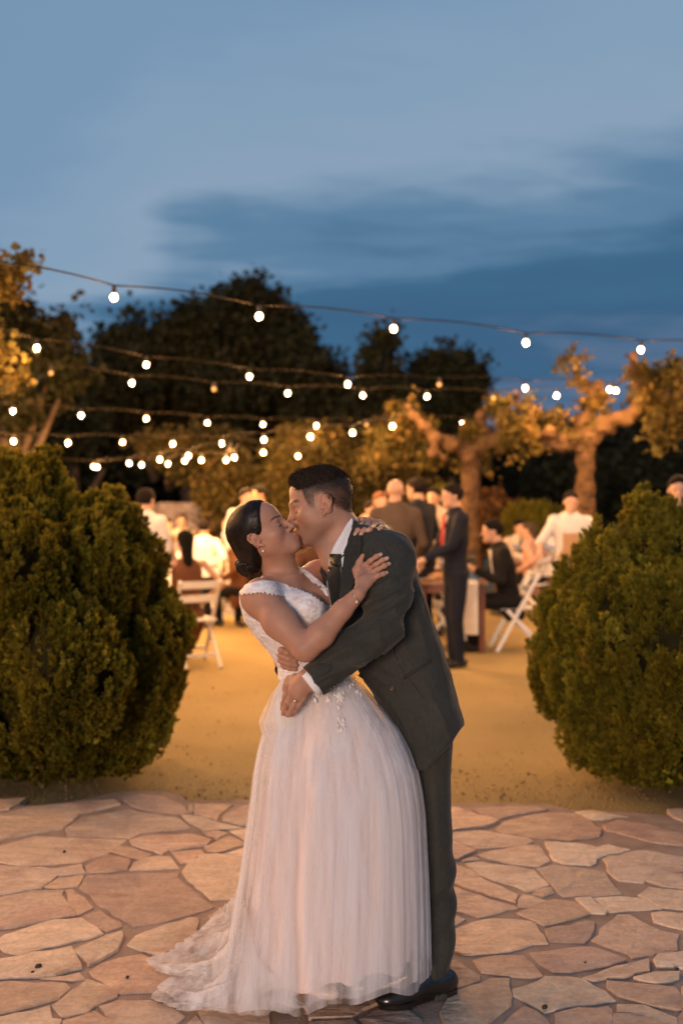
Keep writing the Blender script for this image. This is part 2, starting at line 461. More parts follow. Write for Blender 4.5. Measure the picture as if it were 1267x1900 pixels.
RIGHT = [  # right quarter, zoomed 2.6016 from (780,1460)
 [(40,95),(180,98),(240,121),(376,160),(330,183),(150,213),(40,214)], [(250,108),(330,96),(560,93),(611,105),(470,128),(385,152),(322,143)],
 [(359,205),(402,167),(500,142),(610,127),(740,132),(800,157),(866,200),(856,233),(720,255),(570,242),(470,226),(400,220)],
 [(40,227),(280,208),(420,227),(518,242),(540,258),(470,282),(270,295),(190,263)], [(40,262),(160,265),(264,305),(180,347),(40,352)],
 [(279,330),(342,307),(520,278),(567,281),(620,350),(570,378),(440,367)], [(199,353),(250,338),(286,350),(210,358)],
 [(219,367),(290,358),(543,398),(615,468),(510,498),(400,457),(290,422)], [(40,382),(180,375),(218,388),(300,443),(465,516),(453,551),(330,517),(170,462),(40,452)],
 [(40,472),(175,488),(330,543),(465,578),(280,624),(170,597),(40,597)], [(544,515),(562,493),(627,481),(636,505),(590,522)],
 [(493,518),(540,523),(604,548),(520,579),(474,570)], [(604,268),(750,273),(850,293),(900,278),(1004,300),(870,327),(818,372),(700,369),(643,348)],
 [(564,390),(640,375),(800,393),(887,412),(921,465),(964,509),(820,522),(692,524),(643,470)], [(749,120),(830,111),(994,140),(880,152),(820,152)],
 [(884,186),(960,163),(1100,183),(1340,248),(1340,290),(1100,257),(900,208)], [(884,345),(1020,308),(1080,303),(1340,343),(1340,395),(1140,412),(1076,457),(960,447),(904,400)],
 [(1094,450),(1162,408),(1340,418),(1340,490),(1180,477)], [(1054,520),(1102,483),(1340,505),(1340,595),(1160,577)],
 [(470,605),(560,573),(640,543),(738,553),(810,605),(760,622),(600,661),(540,637)], [(749,537),(820,533),(896,590),(886,605),(820,602)],
 [(834,532),(960,523),(1060,533),(1154,584),(960,597),(912,597)], [(130,700),(250,653),(350,633),(520,643),(552,657),(607,750),(480,771),(370,796),(210,804),(130,780)],
 [(604,683),(720,668),(790,643),(836,652),(831,690),(788,746),(680,741),(627,737)], [(829,735),(872,682),(950,618),(1008,618),(1100,668),(1240,707),(1236,778),(1020,818),(1000,797),(900,767)],
 [(1119,607),(1170,601),(1340,618),(1340,700),(1130,648)], [(40,622),(170,618),(211,635),(165,662),(40,667)],
 [(259,834),(370,811),(488,811),(538,852),(585,908),(520,914),(400,902),(300,887)], [(529,797),(640,788),(760,773),(828,773),(984,830),(900,857),(720,886),(642,886),(582,850)],
 [(785,920),(940,868),(1097,831),(1097,885),(900,917),(830,932)], [(1129,832),(1150,808),(1340,795),(1340,868),(1142,862)],
 [(1034,920),(1130,898),(1246,893),(1237,918),(1130,946),(1062,933)], [(60,835),(165,829),(281,905),(281,928),(150,971),(60,975)],
 [(99,1085),(142,1012),(330,923),(426,923),(428,1048),(330,1126),(300,1185),(130,1185)], [(449,975),(570,938),(602,915),(720,918),(788,928),(930,1024),(830,1042),(700,1051),(600,1081),(542,1048),(454,1000)],
 [(904,937),(1060,953),(1223,968),(1251,1002),(1254,1071),(1100,1047),(960,1002),(904,968)], [(954,1047),(1080,1053),(1228,1112),(1236,1160),(1000,1087),(954,1083)],
 [(654,1092),(760,1068),(900,1063),(921,1082),(916,1185),(684,1185)], [(404,1142),(500,1058),(558,1083),(640,1185),(404,1185)],
 [(1262,965),(1420,960),(1420,1080),(1268,1075),(1265,1000)], [(1244,1115),(1265,1085),(1420,1090),(1420,1185),(1250,1185)], [(930,1095),(1000,1095),(1230,1165),(1240,1185),(930,1185)]]
def chip(poly, seed):
    """split the edges and jog them, as broken stone is"""
    rg = np.random.default_rng(seed); out = []
    poly = np.array(poly); n = len(poly)
    for i in range(n):
        a, b = poly[i], poly[(i + 1) % n]; L = np.linalg.norm(b - a)
        m = max(1, min(8, int(L / 0.045)))
        nrm = np.array((b[1] - a[1], a[0] - b[0])) / (L + 1e-9)
        for j in range(m):
            t = j / m
            out.append(a + (b - a) * (t + (rg.uniform(-.15, .15) / m if j else 0)) + nrm * (rg.normal(0, 0.005) if j else 0))
    return np.array(out)
STONE_COLS = [(0.62, 0.46, 0.325), (0.59, 0.42, 0.29), (0.66, 0.51, 0.37), (0.54, 0.37, 0.26), (0.61, 0.43, 0.305), (0.57, 0.43, 0.32), (0.48, 0.34, 0.26)]
def put_stone(poly, seed, dark=1.0):
    rg = np.random.default_rng(seed + 900)
    P = chip(poly, seed); n = len(P); c = P.mean(0)
    P = P + (P - c) / (np.linalg.norm(P - c, axis=1)[:, None] + 1e-9) * .0065
    e0, e1 = np.roll(P, 1, 0) - P, np.roll(P, -1, 0) - P
    inn = (c - P); inn /= np.linalg.norm(inn, axis=1)[:, None] + 1e-9
    zt = STONE_Z + rg.uniform(-.004, .004); tx, ty = rg.normal(0, .008, 2)
    def lev(Q, z): return np.column_stack([Q, z + (Q[:, 0] - c[0]) * tx + (Q[:, 1] - c[1]) * ty])
    mid = c + (P - c) * 0.55
    V = np.concatenate([lev(P - inn * 0.002, -0.006), lev(P + inn * .0005, zt - .003), lev(P + inn * 0.003, zt), lev(mid, zt + rg.uniform(0.0, 0.0025)), lev(c[None], zt + rg.uniform(0, .003))])
    V[3 * n:4 * n, 2] += rg.normal(0, .001, n)
    i = np.arange(n); j = (i + 1) % n
    q = np.concatenate([np.stack([i + a * n, j + a * n, j + (a + 1) * n, i + (a + 1) * n], 1) for a in range(3)])
    t = np.stack([i + 3 * n, j + 3 * n, np.full(n, 4 * n)], 1)
    area2 = ((P[:, 0] * np.roll(P[:, 1], -1) - np.roll(P[:, 0], -1) * P[:, 1]).sum())
    if area2 < 0: q = q[:, ::-1]; t = t[:, ::-1]
    col = np.array(STONE_COLS[rg.integers(len(STONE_COLS))]) * rg.uniform(.86, 1.1) * dark
    cols = np.tile(col, (len(V), 1)) * (1 + 0.05 * rg.normal(size=(len(V), 1)))
    o = obj_np('flagstone', V, [q, t], MAT_STONE, PAVE, cols=cols, smooth=False)
    return o
def build_paving():
    polys = []
    for L, ox, oy, s in ((LEFT, 0, 1460, 1.98), (RIGHT, 780, 1460, 2.6016)):
        for p in L: polys.append([G(ox + x / s, oy + y / s, STONE_Z)[:2] for x, y in p])
    for i, p in enumerate(polys): put_stone(np.array(p), i)
    # the paving goes on out of the frame and under the dress: broken cells between seeds
    rg = np.random.default_rng(21)
    cent = [np.mean(p, 0) for p in polys]
    seeds = list(cent)
    for p in polys:       # hold the traced ground with more seeds so that new cells stay out of it
        p = np.array(p); c = p.mean(0)
        seeds += [c + (v - c) * 0.8 for v in p]
    n0 = len(seeds); tries = 0
    def traced_area(q):
        px = 633.5 + q[0] / q[1] * F; py = HZ + (EYE - STONE_Z) * F / q[1]
        return (-5 < px < 445 and py < 1905) or (822 < px < 1272 and py < 1905)
    while tries < 6000 and len(seeds) < n0 + 215:
        tries += 1
        q = np.array((rg.uniform(-2.6, 2.6), rg.uniform(1.9, 5.5)))
        if traced_area(q): continue
        d = min(np.linalg.norm(q - s) for s in seeds)
        if d > 0.17: seeds.append(q)
    S = np.array(seeds)
    for i in range(n0, len(S)):
        c = S[i]; poly = [np.array(v) for v in ((c[0] - .5, c[1] - .5), (c[0] + .5, c[1] - .5), (c[0] + .5, c[1] + .5), (c[0] - .5, c[1] + .5))]
        near = np.argsort(((S - c) ** 2).sum(1))[1:26]
        for j in near:
            m = (c + S[j]) / 2; d = S[j] - c; L = np.linalg.norm(d); d = d / L; m = m - d * 0.014
            out = []
            for k in range(len(poly)):
                a, b = poly[k], poly[(k + 1) % len(poly)]
                da, db = (a - m) @ d, (b - m) @ d
                if da <= 0: out.append(a)
                if da * db < 0: out.append(a + (b - a) * da / (da - db))
            poly = out
            if len(poly) < 3: break
        if len(poly) >= 3:
            P = np.array(poly)
            A = abs((P[:, 0] * np.roll(P[:, 1], -1) - np.roll(P[:, 0], -1) * P[:, 1]).sum()) / 2
            if A > 0.012 and P[:, 1].max() < 5.75: put_stone(P, 1000 + i)
    # mortar bed with a ragged far edge
    edge = [(-4, 5.1), (-2.2, 5.25)] + [tuple(G(x, y)[:2]) for x, y in ((60, 1500), (150, 1490), (225, 1474), (300, 1472), (335, 1482), (350, 1492), (470, 1489), (640, 1493), (840, 1496), (1010, 1497), (1060, 1508), (1150, 1512), (1267, 1520))] + [(2.4, 5.0), (4, 5.0)]
    top = [(x, y, 0.016) for x, y in edge]
    pts = [(-4, 0.6, .016), (4, 0.6, .016)] + top[::-1]
    bm = bmesh.new()
    vs = [bm.verts.new(p) for p in pts]; f = bm.faces.new(vs)
    r = bmesh.ops.extrude_face_region(bm, geom=[f])
    for v in [g for g in r['geom'] if isinstance(g, bmesh.types.BMVert)]: v.co.z -= 0.05
    bmesh.ops.recalc_face_normals(bm, faces=bm.faces)
    bmesh.ops.triangulate(bm, faces=[f for f in bm.faces if len(f.verts) > 4])
    me = bpy.data.meshes.new('mortar'); bm.to_mesh(me); bm.free(); me.materials.append(MAT_MORTAR)
    o = bpy.data.objects.new('mortar', me); COL.objects.link(o); o.parent = PAVE
build_paving()

# seed cones and crumbs lying about
MAT_SEED = noise_mat('seed', (0.012, 0.009, 0.006), (0.03, 0.02, 0.012), scale=60, rough=0.6)
def crumb(px, py, r, label, z=STONE_Z):
    p = G(px, py, z)
    v = Vol((-r * 1.6,) * 3, (r * 1.6,) * 3, r / 5)
    v.ell((0, 0, r * .75), (r, r * .8, r * .75)); v.ell((r * .5, r * .2, r * .9), (r * .5, r * .5, r * .6), k=r * .3)
    v.ell((-r * .6, -r * .3, r * .5), (r * .45, r * .4, r * .45), k=r * .2)
    V, f = v.mesh()
    o = obj_np('seed_cone', V, f, MAT_SEED); o.location = p
    tag(o, label, 'seed cone', 'dark seed cones dropped on the paving')
for a in ((72, 1797, .011, 'larger dark seed cone lying on the flagstone left of the train'), (61, 1806, .006, 'tiny dark crumb beside the larger seed cone on the left'),
          (237, 1815, .006, 'small dark seed on the stone just left of the dress train'), (120, 1582, .007, 'dark seed on the shaded paving near the left bush'),
          (1010, 1872, .009, 'dark seed cone in the mortar joint at the front right'), (1254, 1801, .007, 'dark seed cone at the right edge of the paving'),
          (1085, 1787, .004, 'tiny dark seed on the flagstone right of the black shoe')):
    crumb(*a)

# loose gravel, grit and leaf scraps on the sand, thickest along the edge of the paving
def grit():
    rg = np.random.default_rng(44); n = 4200
    Y = np.concatenate([5.35 + rg.exponential(.35, n // 2), rg.uniform(5.4, 9.5, n - n // 2)]); X = rg.uniform(-3.2, 3.2, n)
    r = rg.gamma(2.0, .0014, n) + .0016
    o8 = np.array([(1, 0, 0), (-1, 0, 0), (0, 1, 0), (0, -1, 0), (0, 0, .7), (0, 0, -.7)], float)
    f8 = np.array([(0, 2, 4), (2, 1, 4), (1, 3, 4), (3, 0, 4), (2, 0, 5), (1, 2, 5), (3, 1, 5), (0, 3, 5)])
    V = o8[None] * r[:, None, None] * rg.uniform(.6, 1.3, (n, 6, 1)) + np.stack([X, Y, .25 * r], 1)[:, None]
    F8 = f8[None] + 6 * np.arange(n)[:, None, None]
    t = rg.uniform(.7, 1.1, (n, 1)) * np.where(rg.random((n, 1)) < .02, .5, 1); C = np.repeat(t * np.array((1, .95, .9)), 6, 0)
    o = obj_np('gravel', V.reshape(-1, 3), F8.reshape(-1, 3), noise_mat('gravel', (.30, .19, .10), (.44, .30, .17), scale=40, rough=.95, attr=True, spec=.1), cols=C, smooth=False)
    tag(o, 'loose grit strewn over the sand behind the paving', kind='stuff')
    # dry leaves fallen along the edge
    m = 60; Y = 5.38 + rg.exponential(.28, m); X = np.where(rg.random(m) < .6, np.sign(rg.normal(size=m)) * rg.uniform(1.0, 2.6, m), rg.uniform(-1.4, 1.6, m))
    v = np.array([(-.5, 0, 0), (0, .22, .12), (.5, 0, .02), (0, -.22, .1)]); a = rg.uniform(0, 6.28, m); s = rg.uniform(.018, .045, m)
    c, q = np.cos(a), np.sin(a)
    P = np.stack([v[None, :, 0] * c[:, None] - v[None, :, 1] * q[:, None], v[None, :, 0] * q[:, None] + v[None, :, 1] * c[:, None], v[None, :, 2] + 0 * c[:, None]], -1) * s[:, None, None] + np.stack([X, Y, 0 * X + .004], 1)[:, None]
    o = obj_np('fallen_leaves', P.reshape(-1, 3), np.arange(4 * m).reshape(-1, 4), noise_mat('dry_leaf', (.10, .05, .02), (.22, .12, .05), scale=9, rough=.8), smooth=False)
    tag(o, 'dry leaves fallen along the edge of the paving', kind='stuff')
grit()
# ================================================================== plants
def leaf_mat(name, c1, c2, rough=0.75, trans=0.25, scale=3.0, spec=0.12):
    return noise_mat(name, c1, c2, scale=scale, rough=rough, attr=True, spec=spec, trans=trans)
MAT_THUJA = leaf_mat('thuja_leaf', (0.060, 0.064, 0.011), (0.100, 0.088, 0.015), rough=0.6, trans=0.45, scale=4)
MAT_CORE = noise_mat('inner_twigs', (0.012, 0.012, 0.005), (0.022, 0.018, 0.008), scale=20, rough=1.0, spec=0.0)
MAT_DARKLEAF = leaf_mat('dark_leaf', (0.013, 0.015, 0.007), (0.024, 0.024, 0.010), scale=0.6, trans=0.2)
MAT_BROADLEAF = leaf_mat('broad_leaf', (0.06, 0.052, 0.014), (0.10, 0.07, 0.02), scale=1.2, trans=0.35)
MAT_OLIVE = leaf_mat('pale_leaf', (0.040, 0.034, 0.011), (0.068, 0.052, 0.016), scale=1.0, trans=0.3)
MAT_BARK = noise_mat('bark', (0.060, 0.036, 0.020), (0.125, 0.075, 0.042), scale=5, rough=0.95, bump=1.0, bscale=14, spec=0.05, bdist=0.08, detail=8)
MAT_BARKDARK = noise_mat('dark_bark', (0.05, 0.035, 0.025), (0.09, 0.065, 0.045), scale=5, rough=0.95, bump=0.6, bscale=22, spec=0.1, bdist=0.03)

def spray_proto(rg, n=13, flat=0.35):
    """one flattened spray of scale-leaved twigs, about 1 long, pointing up +z"""
    V, Q, tip = [], [], []
    for i in range(n):
        t = rg.uniform(0, .62); side = rg.uniform(-1, 1)
        base = np.array((side * .10 * t, rg.normal(0, .03), t * .75))
        ang = side * rg.uniform(.35, .85); L = rg.uniform(.28, .46) * (1.1 - .4 * t)
        d = np.array((math.sin(ang), rg.normal(0, flat), math.cos(ang))); d /= np.linalg.norm(d)
        w = np.cross(d, (0, 1, 0)); w = w / np.linalg.norm(w) * rg.uniform(.045, .075) + np.array((0, rg.normal(0, .04), 0))
        k = len(V)
        V += [base, base + d * L * .5 + w, base + d * L + np.array((0, 0, .05)), base + d * L * .5 - w]
        tip += [0, .6, 1, .6]
        Q.append((k, k + 1, k + 2, k + 3))
    return np.array(V), np.array(Q), np.array(tip)
def scatter(protos, P, Z, size, rg, cols=None, tipcol=None):
    """copies of small leaf meshes at P, their +z along Z, random roll"""
    Vs, Qs, Cs = [], [], []; n0 = 0
    which = rg.integers(len(protos), size=len(P))
    for w, (v, q, tip) in enumerate(protos):
        m = which == w; p, z, s = P[m], Z[m], size[m]
        if not len(p): continue
        z = z / np.linalg.norm(z, axis=1)[:, None]
        r = rg.normal(size=z.shape); x = np.cross(r, z); x /= np.linalg.norm(x, axis=1)[:, None]; y = np.cross(z, x)
        A = np.stack([x, y, z], 2)                                   # columns
        V = np.einsum('nij,mj->nmi', A, v) * s[:, None, None] + p[:, None]
        F = q[None] + (np.arange(len(p)) * len(v))[:, None, None]
        Vs.append(V.reshape(-1, 3)); Qs.append(F.reshape(-1, q.shape[1]) + n0); n0 += len(p) * len(v)
        c = (cols[m] if cols is not None else np.ones((len(p), 3)))[:, None, :] * np.ones((1, len(v), 1))
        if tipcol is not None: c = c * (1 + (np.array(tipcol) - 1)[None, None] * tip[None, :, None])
        Cs.append(c.reshape(-1, 3))
    return np.concatenate(Vs), np.concatenate(Qs), np.concatenate(Cs)
def ell_points(lobes, n, rg, inner=0.0, trim=0.9):
    """points on (or inside) the outer skin of a union of ellipsoids (c, r)"""
    C = np.array([l[0] for l in lobes], float); R = np.array([l[1] for l in lobes], float)
    area = (R[:, 0] * R[:, 1] + R[:, 1] * R[:, 2] + R[:, 0] * R[:, 2]); pr = area / area.sum()
    P, Nn = [], []
    while sum(map(len, P)) < n:
        k = rg.choice(len(C), size=n * 2, p=pr)
        u = rg.normal(size=(len(k), 3)); u /= np.linalg.norm(u, axis=1)[:, None]
        rad = 1 - inner * rg.random(len(k)) ** 1.5
        p = C[k] + u * R[k] * rad[:, None]
        g = (((p[:, None] - C[None]) / R[None]) ** 2).sum(2)
        g[np.arange(len(k)), k] = 9
        ok = (g > trim * (1 - inner) ** 2).all(1) if len(C) > 1 else np.ones(len(k), bool)
        nn = u / R[k]; nn /= np.linalg.norm(nn, axis=1)[:, None]
        P.append(p[ok]); Nn.append(nn[ok])
    return np.concatenate(P)[:n], np.concatenate(Nn)[:n]
def thuja(lobes, n, seed, label, base, size=(0.040, 0.070), up=1.25, lump=0.06, zmin=0.06, mat=None, cat='bush', name='thuja_bush', stem=True):
    rg = np.random.default_rng(seed)
    t = thing(name, label, cat, base, group=None)
    K = 34
    P, Nn = ell_points([(c_, np.array(r_) - np.minimum(.045, .22 * np.array(r_))) for c_, r_ in lobes], n // K, rg)
    lum = wob(P, seed, 9, 8); lum2 = wob(P, seed + 1, 22, 8)
    P = P + Nn * (lump * lum + lump * .5 * lum2 - .03)[:, None]
    m = P[:, 2] > zmin; P, Nn = P[m], Nn[m]
    # each plume: sprays up a short, nearly upright axis that leans out of the bush
    D = Nn * 0.42 + np.array((0, 0, up)) + rg.normal(0, .16, P.shape); D /= np.linalg.norm(D, axis=1)[:, None]
    ln = rg.uniform(.6, 1.6, len(P)) * size[1] * 1.7
    tone0 = np.exp(rg.normal(0, .25, len(P)))
    u = rg.uniform(-1.0, .35, K * len(P)); P = np.repeat(P, K, 0); Nn = np.repeat(Nn, K, 0); D = np.repeat(D, K, 0); ln = np.repeat(ln, K); tone0 = np.repeat(tone0, K)
    side = rg.normal(0, 1, P.shape); side -= D * (side * D).sum(1)[:, None]; side /= np.linalg.norm(side, axis=1)[:, None]
    tip_ = np.clip((u + .25) / .6, 0, 1)
    P = P + D * (u * ln)[:, None] + side * (size[1] * .30 * np.sqrt(1 - .9 * tip_ ** 2) * rg.uniform(.4, 1.05, len(P)))[:, None]
    P[:, 2] = np.maximum(P[:, 2], zmin)
    Z = D * (.75 + tip_)[:, None] + side * .55 + Nn * .15 + rg.normal(0, .15, P.shape)
    protos = [spray_proto(rg) for _ in range(6)]
    tone = tone0 * np.exp(rg.normal(0, .15, len(P)))
    cols = np.stack([tone * rg.uniform(.9, 1.1, len(P)), tone, tone * rg.uniform(.7, 1.2, len(P))], 1)
    V, Q, C = scatter(protos, P, Z, rg.uniform(*size, len(P)), rg, cols, tipcol=(2.5, 2.2, 1.3))  # naturally yellowish tips, coloured brighter still to imitate golden bulb light
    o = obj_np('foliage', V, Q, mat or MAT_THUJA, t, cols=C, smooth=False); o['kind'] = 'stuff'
    lo = np.min([np.array(c) - np.array(r) for c, r in lobes], 0); hi = np.max([np.array(c) + np.array(r) for c, r in lobes], 0)
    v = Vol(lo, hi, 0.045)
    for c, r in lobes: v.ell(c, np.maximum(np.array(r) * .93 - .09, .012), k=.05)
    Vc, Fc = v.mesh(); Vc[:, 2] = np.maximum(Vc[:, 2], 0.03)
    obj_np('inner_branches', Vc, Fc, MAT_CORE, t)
    if stem:
        parts = []
        for i in range(5):
            a = i * 1.3; b = np.array(base) + (.12 * math.cos(a), .12 * math.sin(a), -.02)
            parts.append(tube_np([b, b + (.1 * math.cos(a), .1 * math.sin(a), .25), b + (.22 * math.cos(a), .22 * math.sin(a), .6)], [.035, .028, .02], 7))
        obj_np('stem', *join_np(parts), MAT_BARKDARK, t)
    return t
def EL(px, py, Y, rx, rz, ry):
    return (W(px, py, Y), (rx / F * Y, ry, rz / F * Y))
thuja([EL(86, 1225, 5.85, 266, 215, .75), EL(55, 1060, 5.85, 205, 170, .62), EL(50, 950, 5.85, 100, 105, .40), EL(92, 890, 5.85, 34, 66, .17), EL(30, 905, 5.9, 45, 55, .2), EL(120, 925, 5.8, 40, 48, .18), EL(75, 870, 5.85, 22, 42, .12),
       EL(205, 1000, 5.8, 72, 78, .33), EL(212, 945, 5.8, 26, 46, .13), EL(240, 975, 5.8, 28, 42, .14), EL(180, 950, 5.8, 26, 42, .14), EL(258, 1075, 5.8, 66, 84, .32), EL(291, 1195, 5.8, 68, 98, .36), EL(-60, 960, 5.9, 110, 120, .4),
       EL(-120, 1200, 5.9, 190, 220, .6), EL(180, 1320, 5.75, 145, 112, .5), EL(170, 1060, 5.55, 92, 105, .35), EL(60, 1060, 5.35, 105, 120, .3), EL(130, 1230, 5.2, 125, 140, .3)],
      98000, 5, 'large rounded thuja bush with two peaks on the left of the couple', (W(75, 1460, 5.85)[0], 5.85, 0.0))
thuja([EL(1255, 1240, 5.75, 256, 215, .75), EL(1265, 1110, 5.75, 160, 140, .58), EL(1185, 955, 5.75, 46, 50, .18), EL(1196, 935, 5.75, 24, 40, .13), EL(1168, 945, 5.75, 22, 36, .12), EL(1118, 1040, 5.75, 58, 52, .28), EL(1107, 1000, 5.75, 18, 36, .1),
       EL(1062, 1085, 5.75, 42, 52, .24), EL(1036, 1160, 5.75, 42, 66, .28), EL(1024, 1240, 5.75, 40, 70, .3), EL(1195, 1030, 5.75, 88, 78, .4), EL(1255, 1000, 5.8, 62, 52, .3), EL(1250, 965, 5.8, 20, 34, .12), EL(1400, 1120, 5.9, 170, 170, .5),
       EL(1125, 1325, 5.7, 112, 100, .45), EL(1150, 1160, 5.35, 110, 130, .35), EL(1260, 1200, 5.1, 125, 145, .3)],
      88000, 8, 'rounded thuja bush with one peak on the right of the couple', (W(1250, 1460, 5.75)[0], 5.75, 0.0))

# -------- trees
def leaf_proto(rg, n=9, w=0.16, spread=0.7):
    V, Q, tip = [], [], []
    for i in range(n):
        d = rg.normal(size=3); d[2] = abs(d[2]) * .8; d /= np.linalg.norm(d)
        b = d * rg.uniform(.05, spread) + rg.normal(0, .12, 3)
        e = rg.normal(size=3); e /= np.linalg.norm(e); L = rg.uniform(.3, .5)
        x = np.cross(e, rg.normal(size=3)); x = x / np.linalg.norm(x) * w * rg.uniform(.7, 1.2)
        k = len(V); V += [b, b + e * L * .5 + x, b + e * L, b + e * L * .5 - x]; tip += [0, .5, 1, .5]; Q.append((k, k + 1, k + 2, k + 3))
    return np.array(V), np.array(Q), np.array(tip)
def crown(parent, lobes, n, size, mat, seed, inner=0.6, up=0.3, name='crown', w=.16, jitter=0.1, gaps=0.0):
    rg = np.random.default_rng(seed)
    P, Nn = ell_points(lobes, n, rg, inner=inner, trim=0.5)
    P = P + rg.normal(0, jitter, P.shape) + Nn * (wob(P, seed, 2.2)[:, None] * jitter * 2.5)
    if gaps:
        k_ = wob(P, seed + 9, gaps) + .5 * wob(P, seed + 11, gaps * 2.3) > -.28; P, Nn = P[k_], Nn[k_]
    Z = Nn + np.array((0, 0, up)) + rg.normal(0, .4, P.shape)
    tone = np.exp(rg.normal(0, .3, len(P))); cols = np.stack([tone * rg.uniform(.85, 1.2, len(P)), tone, tone * rg.uniform(.7, 1.2, len(P))], 1)
    V, Q, C = scatter([leaf_proto(rg, w=w) for _ in range(5)], P, Z, rg.uniform(*size, len(P)), rg, cols)
    o = obj_np(name, V, Q, mat, parent, cols=C, smooth=False); o['kind'] = 'stuff'
    return o
def limbs(parent, segs, mat, name='trunk'):
    """tapered limbs: [(points, radii)]"""
    obj_np(name, *join_np([tube_np(p, r, 9) for p, r in segs]), mat, parent)
def EB(px, py, Y, rx, rz, ry=None):
    return (W(px, py, Y), (rx / F * Y, ry if ry else rx / F * Y, rz / F * Y))
def far_tree(name, label, lobes, n, size, seed, mat, base_px, Y, group=None, inner=.7, trunk_r=.25, up=.3, w=.16, jitter=.18):
    b = W(base_px, HZ, Y); b[2] = 0
    t = thing(name, label, 'tree', b, group)
    top = max(lobes, key=lambda l: l[0][2])[0]
    segs = [([b + (0, 0, -.1), b * .5 + (top[0] * .5, top[1] * .5, top[2] * .35), top], [trunk_r, trunk_r * .7, trunk_r * .2])]
    for c, r in lobes[1:]:
        c = np.array(c); segs.append(([b * .75 + (c[0] * .25, c[1] * .25, c[2] * .45), c], [trunk_r * .45, trunk_r * .15]))
    limbs(t, segs, MAT_BARKDARK)
    crown(t, lobes, n, size, mat, seed, inner=inner, up=up, w=w, jitter=jitter, gaps=1.7)
    return t
TREES = 'dark trees behind the string lights'
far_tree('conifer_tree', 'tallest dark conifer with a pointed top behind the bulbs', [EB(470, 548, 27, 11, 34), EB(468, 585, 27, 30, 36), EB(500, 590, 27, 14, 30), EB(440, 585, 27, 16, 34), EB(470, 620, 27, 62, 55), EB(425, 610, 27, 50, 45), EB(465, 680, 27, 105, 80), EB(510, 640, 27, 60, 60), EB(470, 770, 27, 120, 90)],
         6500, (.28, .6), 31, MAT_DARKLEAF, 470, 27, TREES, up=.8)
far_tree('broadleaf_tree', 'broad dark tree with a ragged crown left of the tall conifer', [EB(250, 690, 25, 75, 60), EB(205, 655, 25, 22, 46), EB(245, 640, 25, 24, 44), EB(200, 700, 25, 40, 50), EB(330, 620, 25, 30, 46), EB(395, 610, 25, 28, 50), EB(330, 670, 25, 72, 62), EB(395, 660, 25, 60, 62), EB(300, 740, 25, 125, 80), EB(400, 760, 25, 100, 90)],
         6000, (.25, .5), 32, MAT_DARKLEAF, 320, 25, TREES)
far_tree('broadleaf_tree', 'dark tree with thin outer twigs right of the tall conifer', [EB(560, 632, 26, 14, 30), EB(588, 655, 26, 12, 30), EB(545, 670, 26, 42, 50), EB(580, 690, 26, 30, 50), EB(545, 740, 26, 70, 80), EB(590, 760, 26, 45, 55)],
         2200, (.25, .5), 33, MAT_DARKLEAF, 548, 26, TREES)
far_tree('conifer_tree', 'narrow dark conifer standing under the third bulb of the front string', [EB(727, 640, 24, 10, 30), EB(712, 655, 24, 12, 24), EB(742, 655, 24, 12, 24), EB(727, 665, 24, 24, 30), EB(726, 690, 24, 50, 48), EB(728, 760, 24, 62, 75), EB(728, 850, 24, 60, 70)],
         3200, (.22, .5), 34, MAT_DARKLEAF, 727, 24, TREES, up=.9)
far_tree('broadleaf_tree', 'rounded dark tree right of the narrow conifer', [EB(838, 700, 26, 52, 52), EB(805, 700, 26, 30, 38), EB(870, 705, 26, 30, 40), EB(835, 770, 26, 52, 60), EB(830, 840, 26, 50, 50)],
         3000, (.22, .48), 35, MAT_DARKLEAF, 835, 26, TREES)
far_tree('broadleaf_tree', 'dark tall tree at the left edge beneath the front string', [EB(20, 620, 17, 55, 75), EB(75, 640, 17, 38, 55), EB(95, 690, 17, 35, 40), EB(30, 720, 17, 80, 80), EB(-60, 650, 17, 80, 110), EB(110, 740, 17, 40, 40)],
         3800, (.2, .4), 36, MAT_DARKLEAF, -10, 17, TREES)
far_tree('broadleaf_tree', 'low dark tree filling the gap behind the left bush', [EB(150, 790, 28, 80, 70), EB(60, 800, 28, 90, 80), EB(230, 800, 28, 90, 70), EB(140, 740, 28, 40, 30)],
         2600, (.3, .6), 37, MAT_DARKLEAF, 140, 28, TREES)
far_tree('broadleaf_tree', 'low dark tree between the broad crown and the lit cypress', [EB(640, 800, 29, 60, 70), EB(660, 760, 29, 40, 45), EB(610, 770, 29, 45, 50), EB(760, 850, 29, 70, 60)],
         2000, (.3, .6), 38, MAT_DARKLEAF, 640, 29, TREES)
# orange lit plane boughs at the left edge, near
def bough(label, base, segs, lobes, n, size, seed, mat=MAT_BROADLEAF, cat='tree', name='plane_tree', inner=.8, w=.2, jitter=.06):
    t = thing(name, label, cat, base)
    limbs(t, segs, MAT_BARK)
    crown(t, lobes, n, size, mat, seed, inner=inner, w=w, jitter=jitter)
    return t
b = W(-170, HZ, 9.2); b[2] = 0
bough('plane tree at the left edge with lit leaf tufts on its boughs', b,
      [([b, W(-160, 780, 9.2), W(-120, 690, 9.2), W(-40, 660, 9.1)], [.16, .13, .1, .05]), ([W(-160, 800, 9.2), W(-150, 650, 9.2), W(-60, 560, 9.2), W(25, 505, 9.1), W(55, 490, 9.1)], [.12, .1, .08, .05, .03]), ([W(-40, 665, 9.1), W(5, 680, 9.1), W(15, 650, 9.1)], [.06, .05, .03])],
      [EB(12, 522, 9.1, 24, 24), EB(40, 495, 9.1, 20, 10), EB(-15, 510, 9.1, 28, 30), EB(6, 682, 9.1, 22, 34), EB(-40, 660, 9.1, 40, 40), EB(-90, 600, 9.2, 60, 50)], 330, (.11, .22), 41)

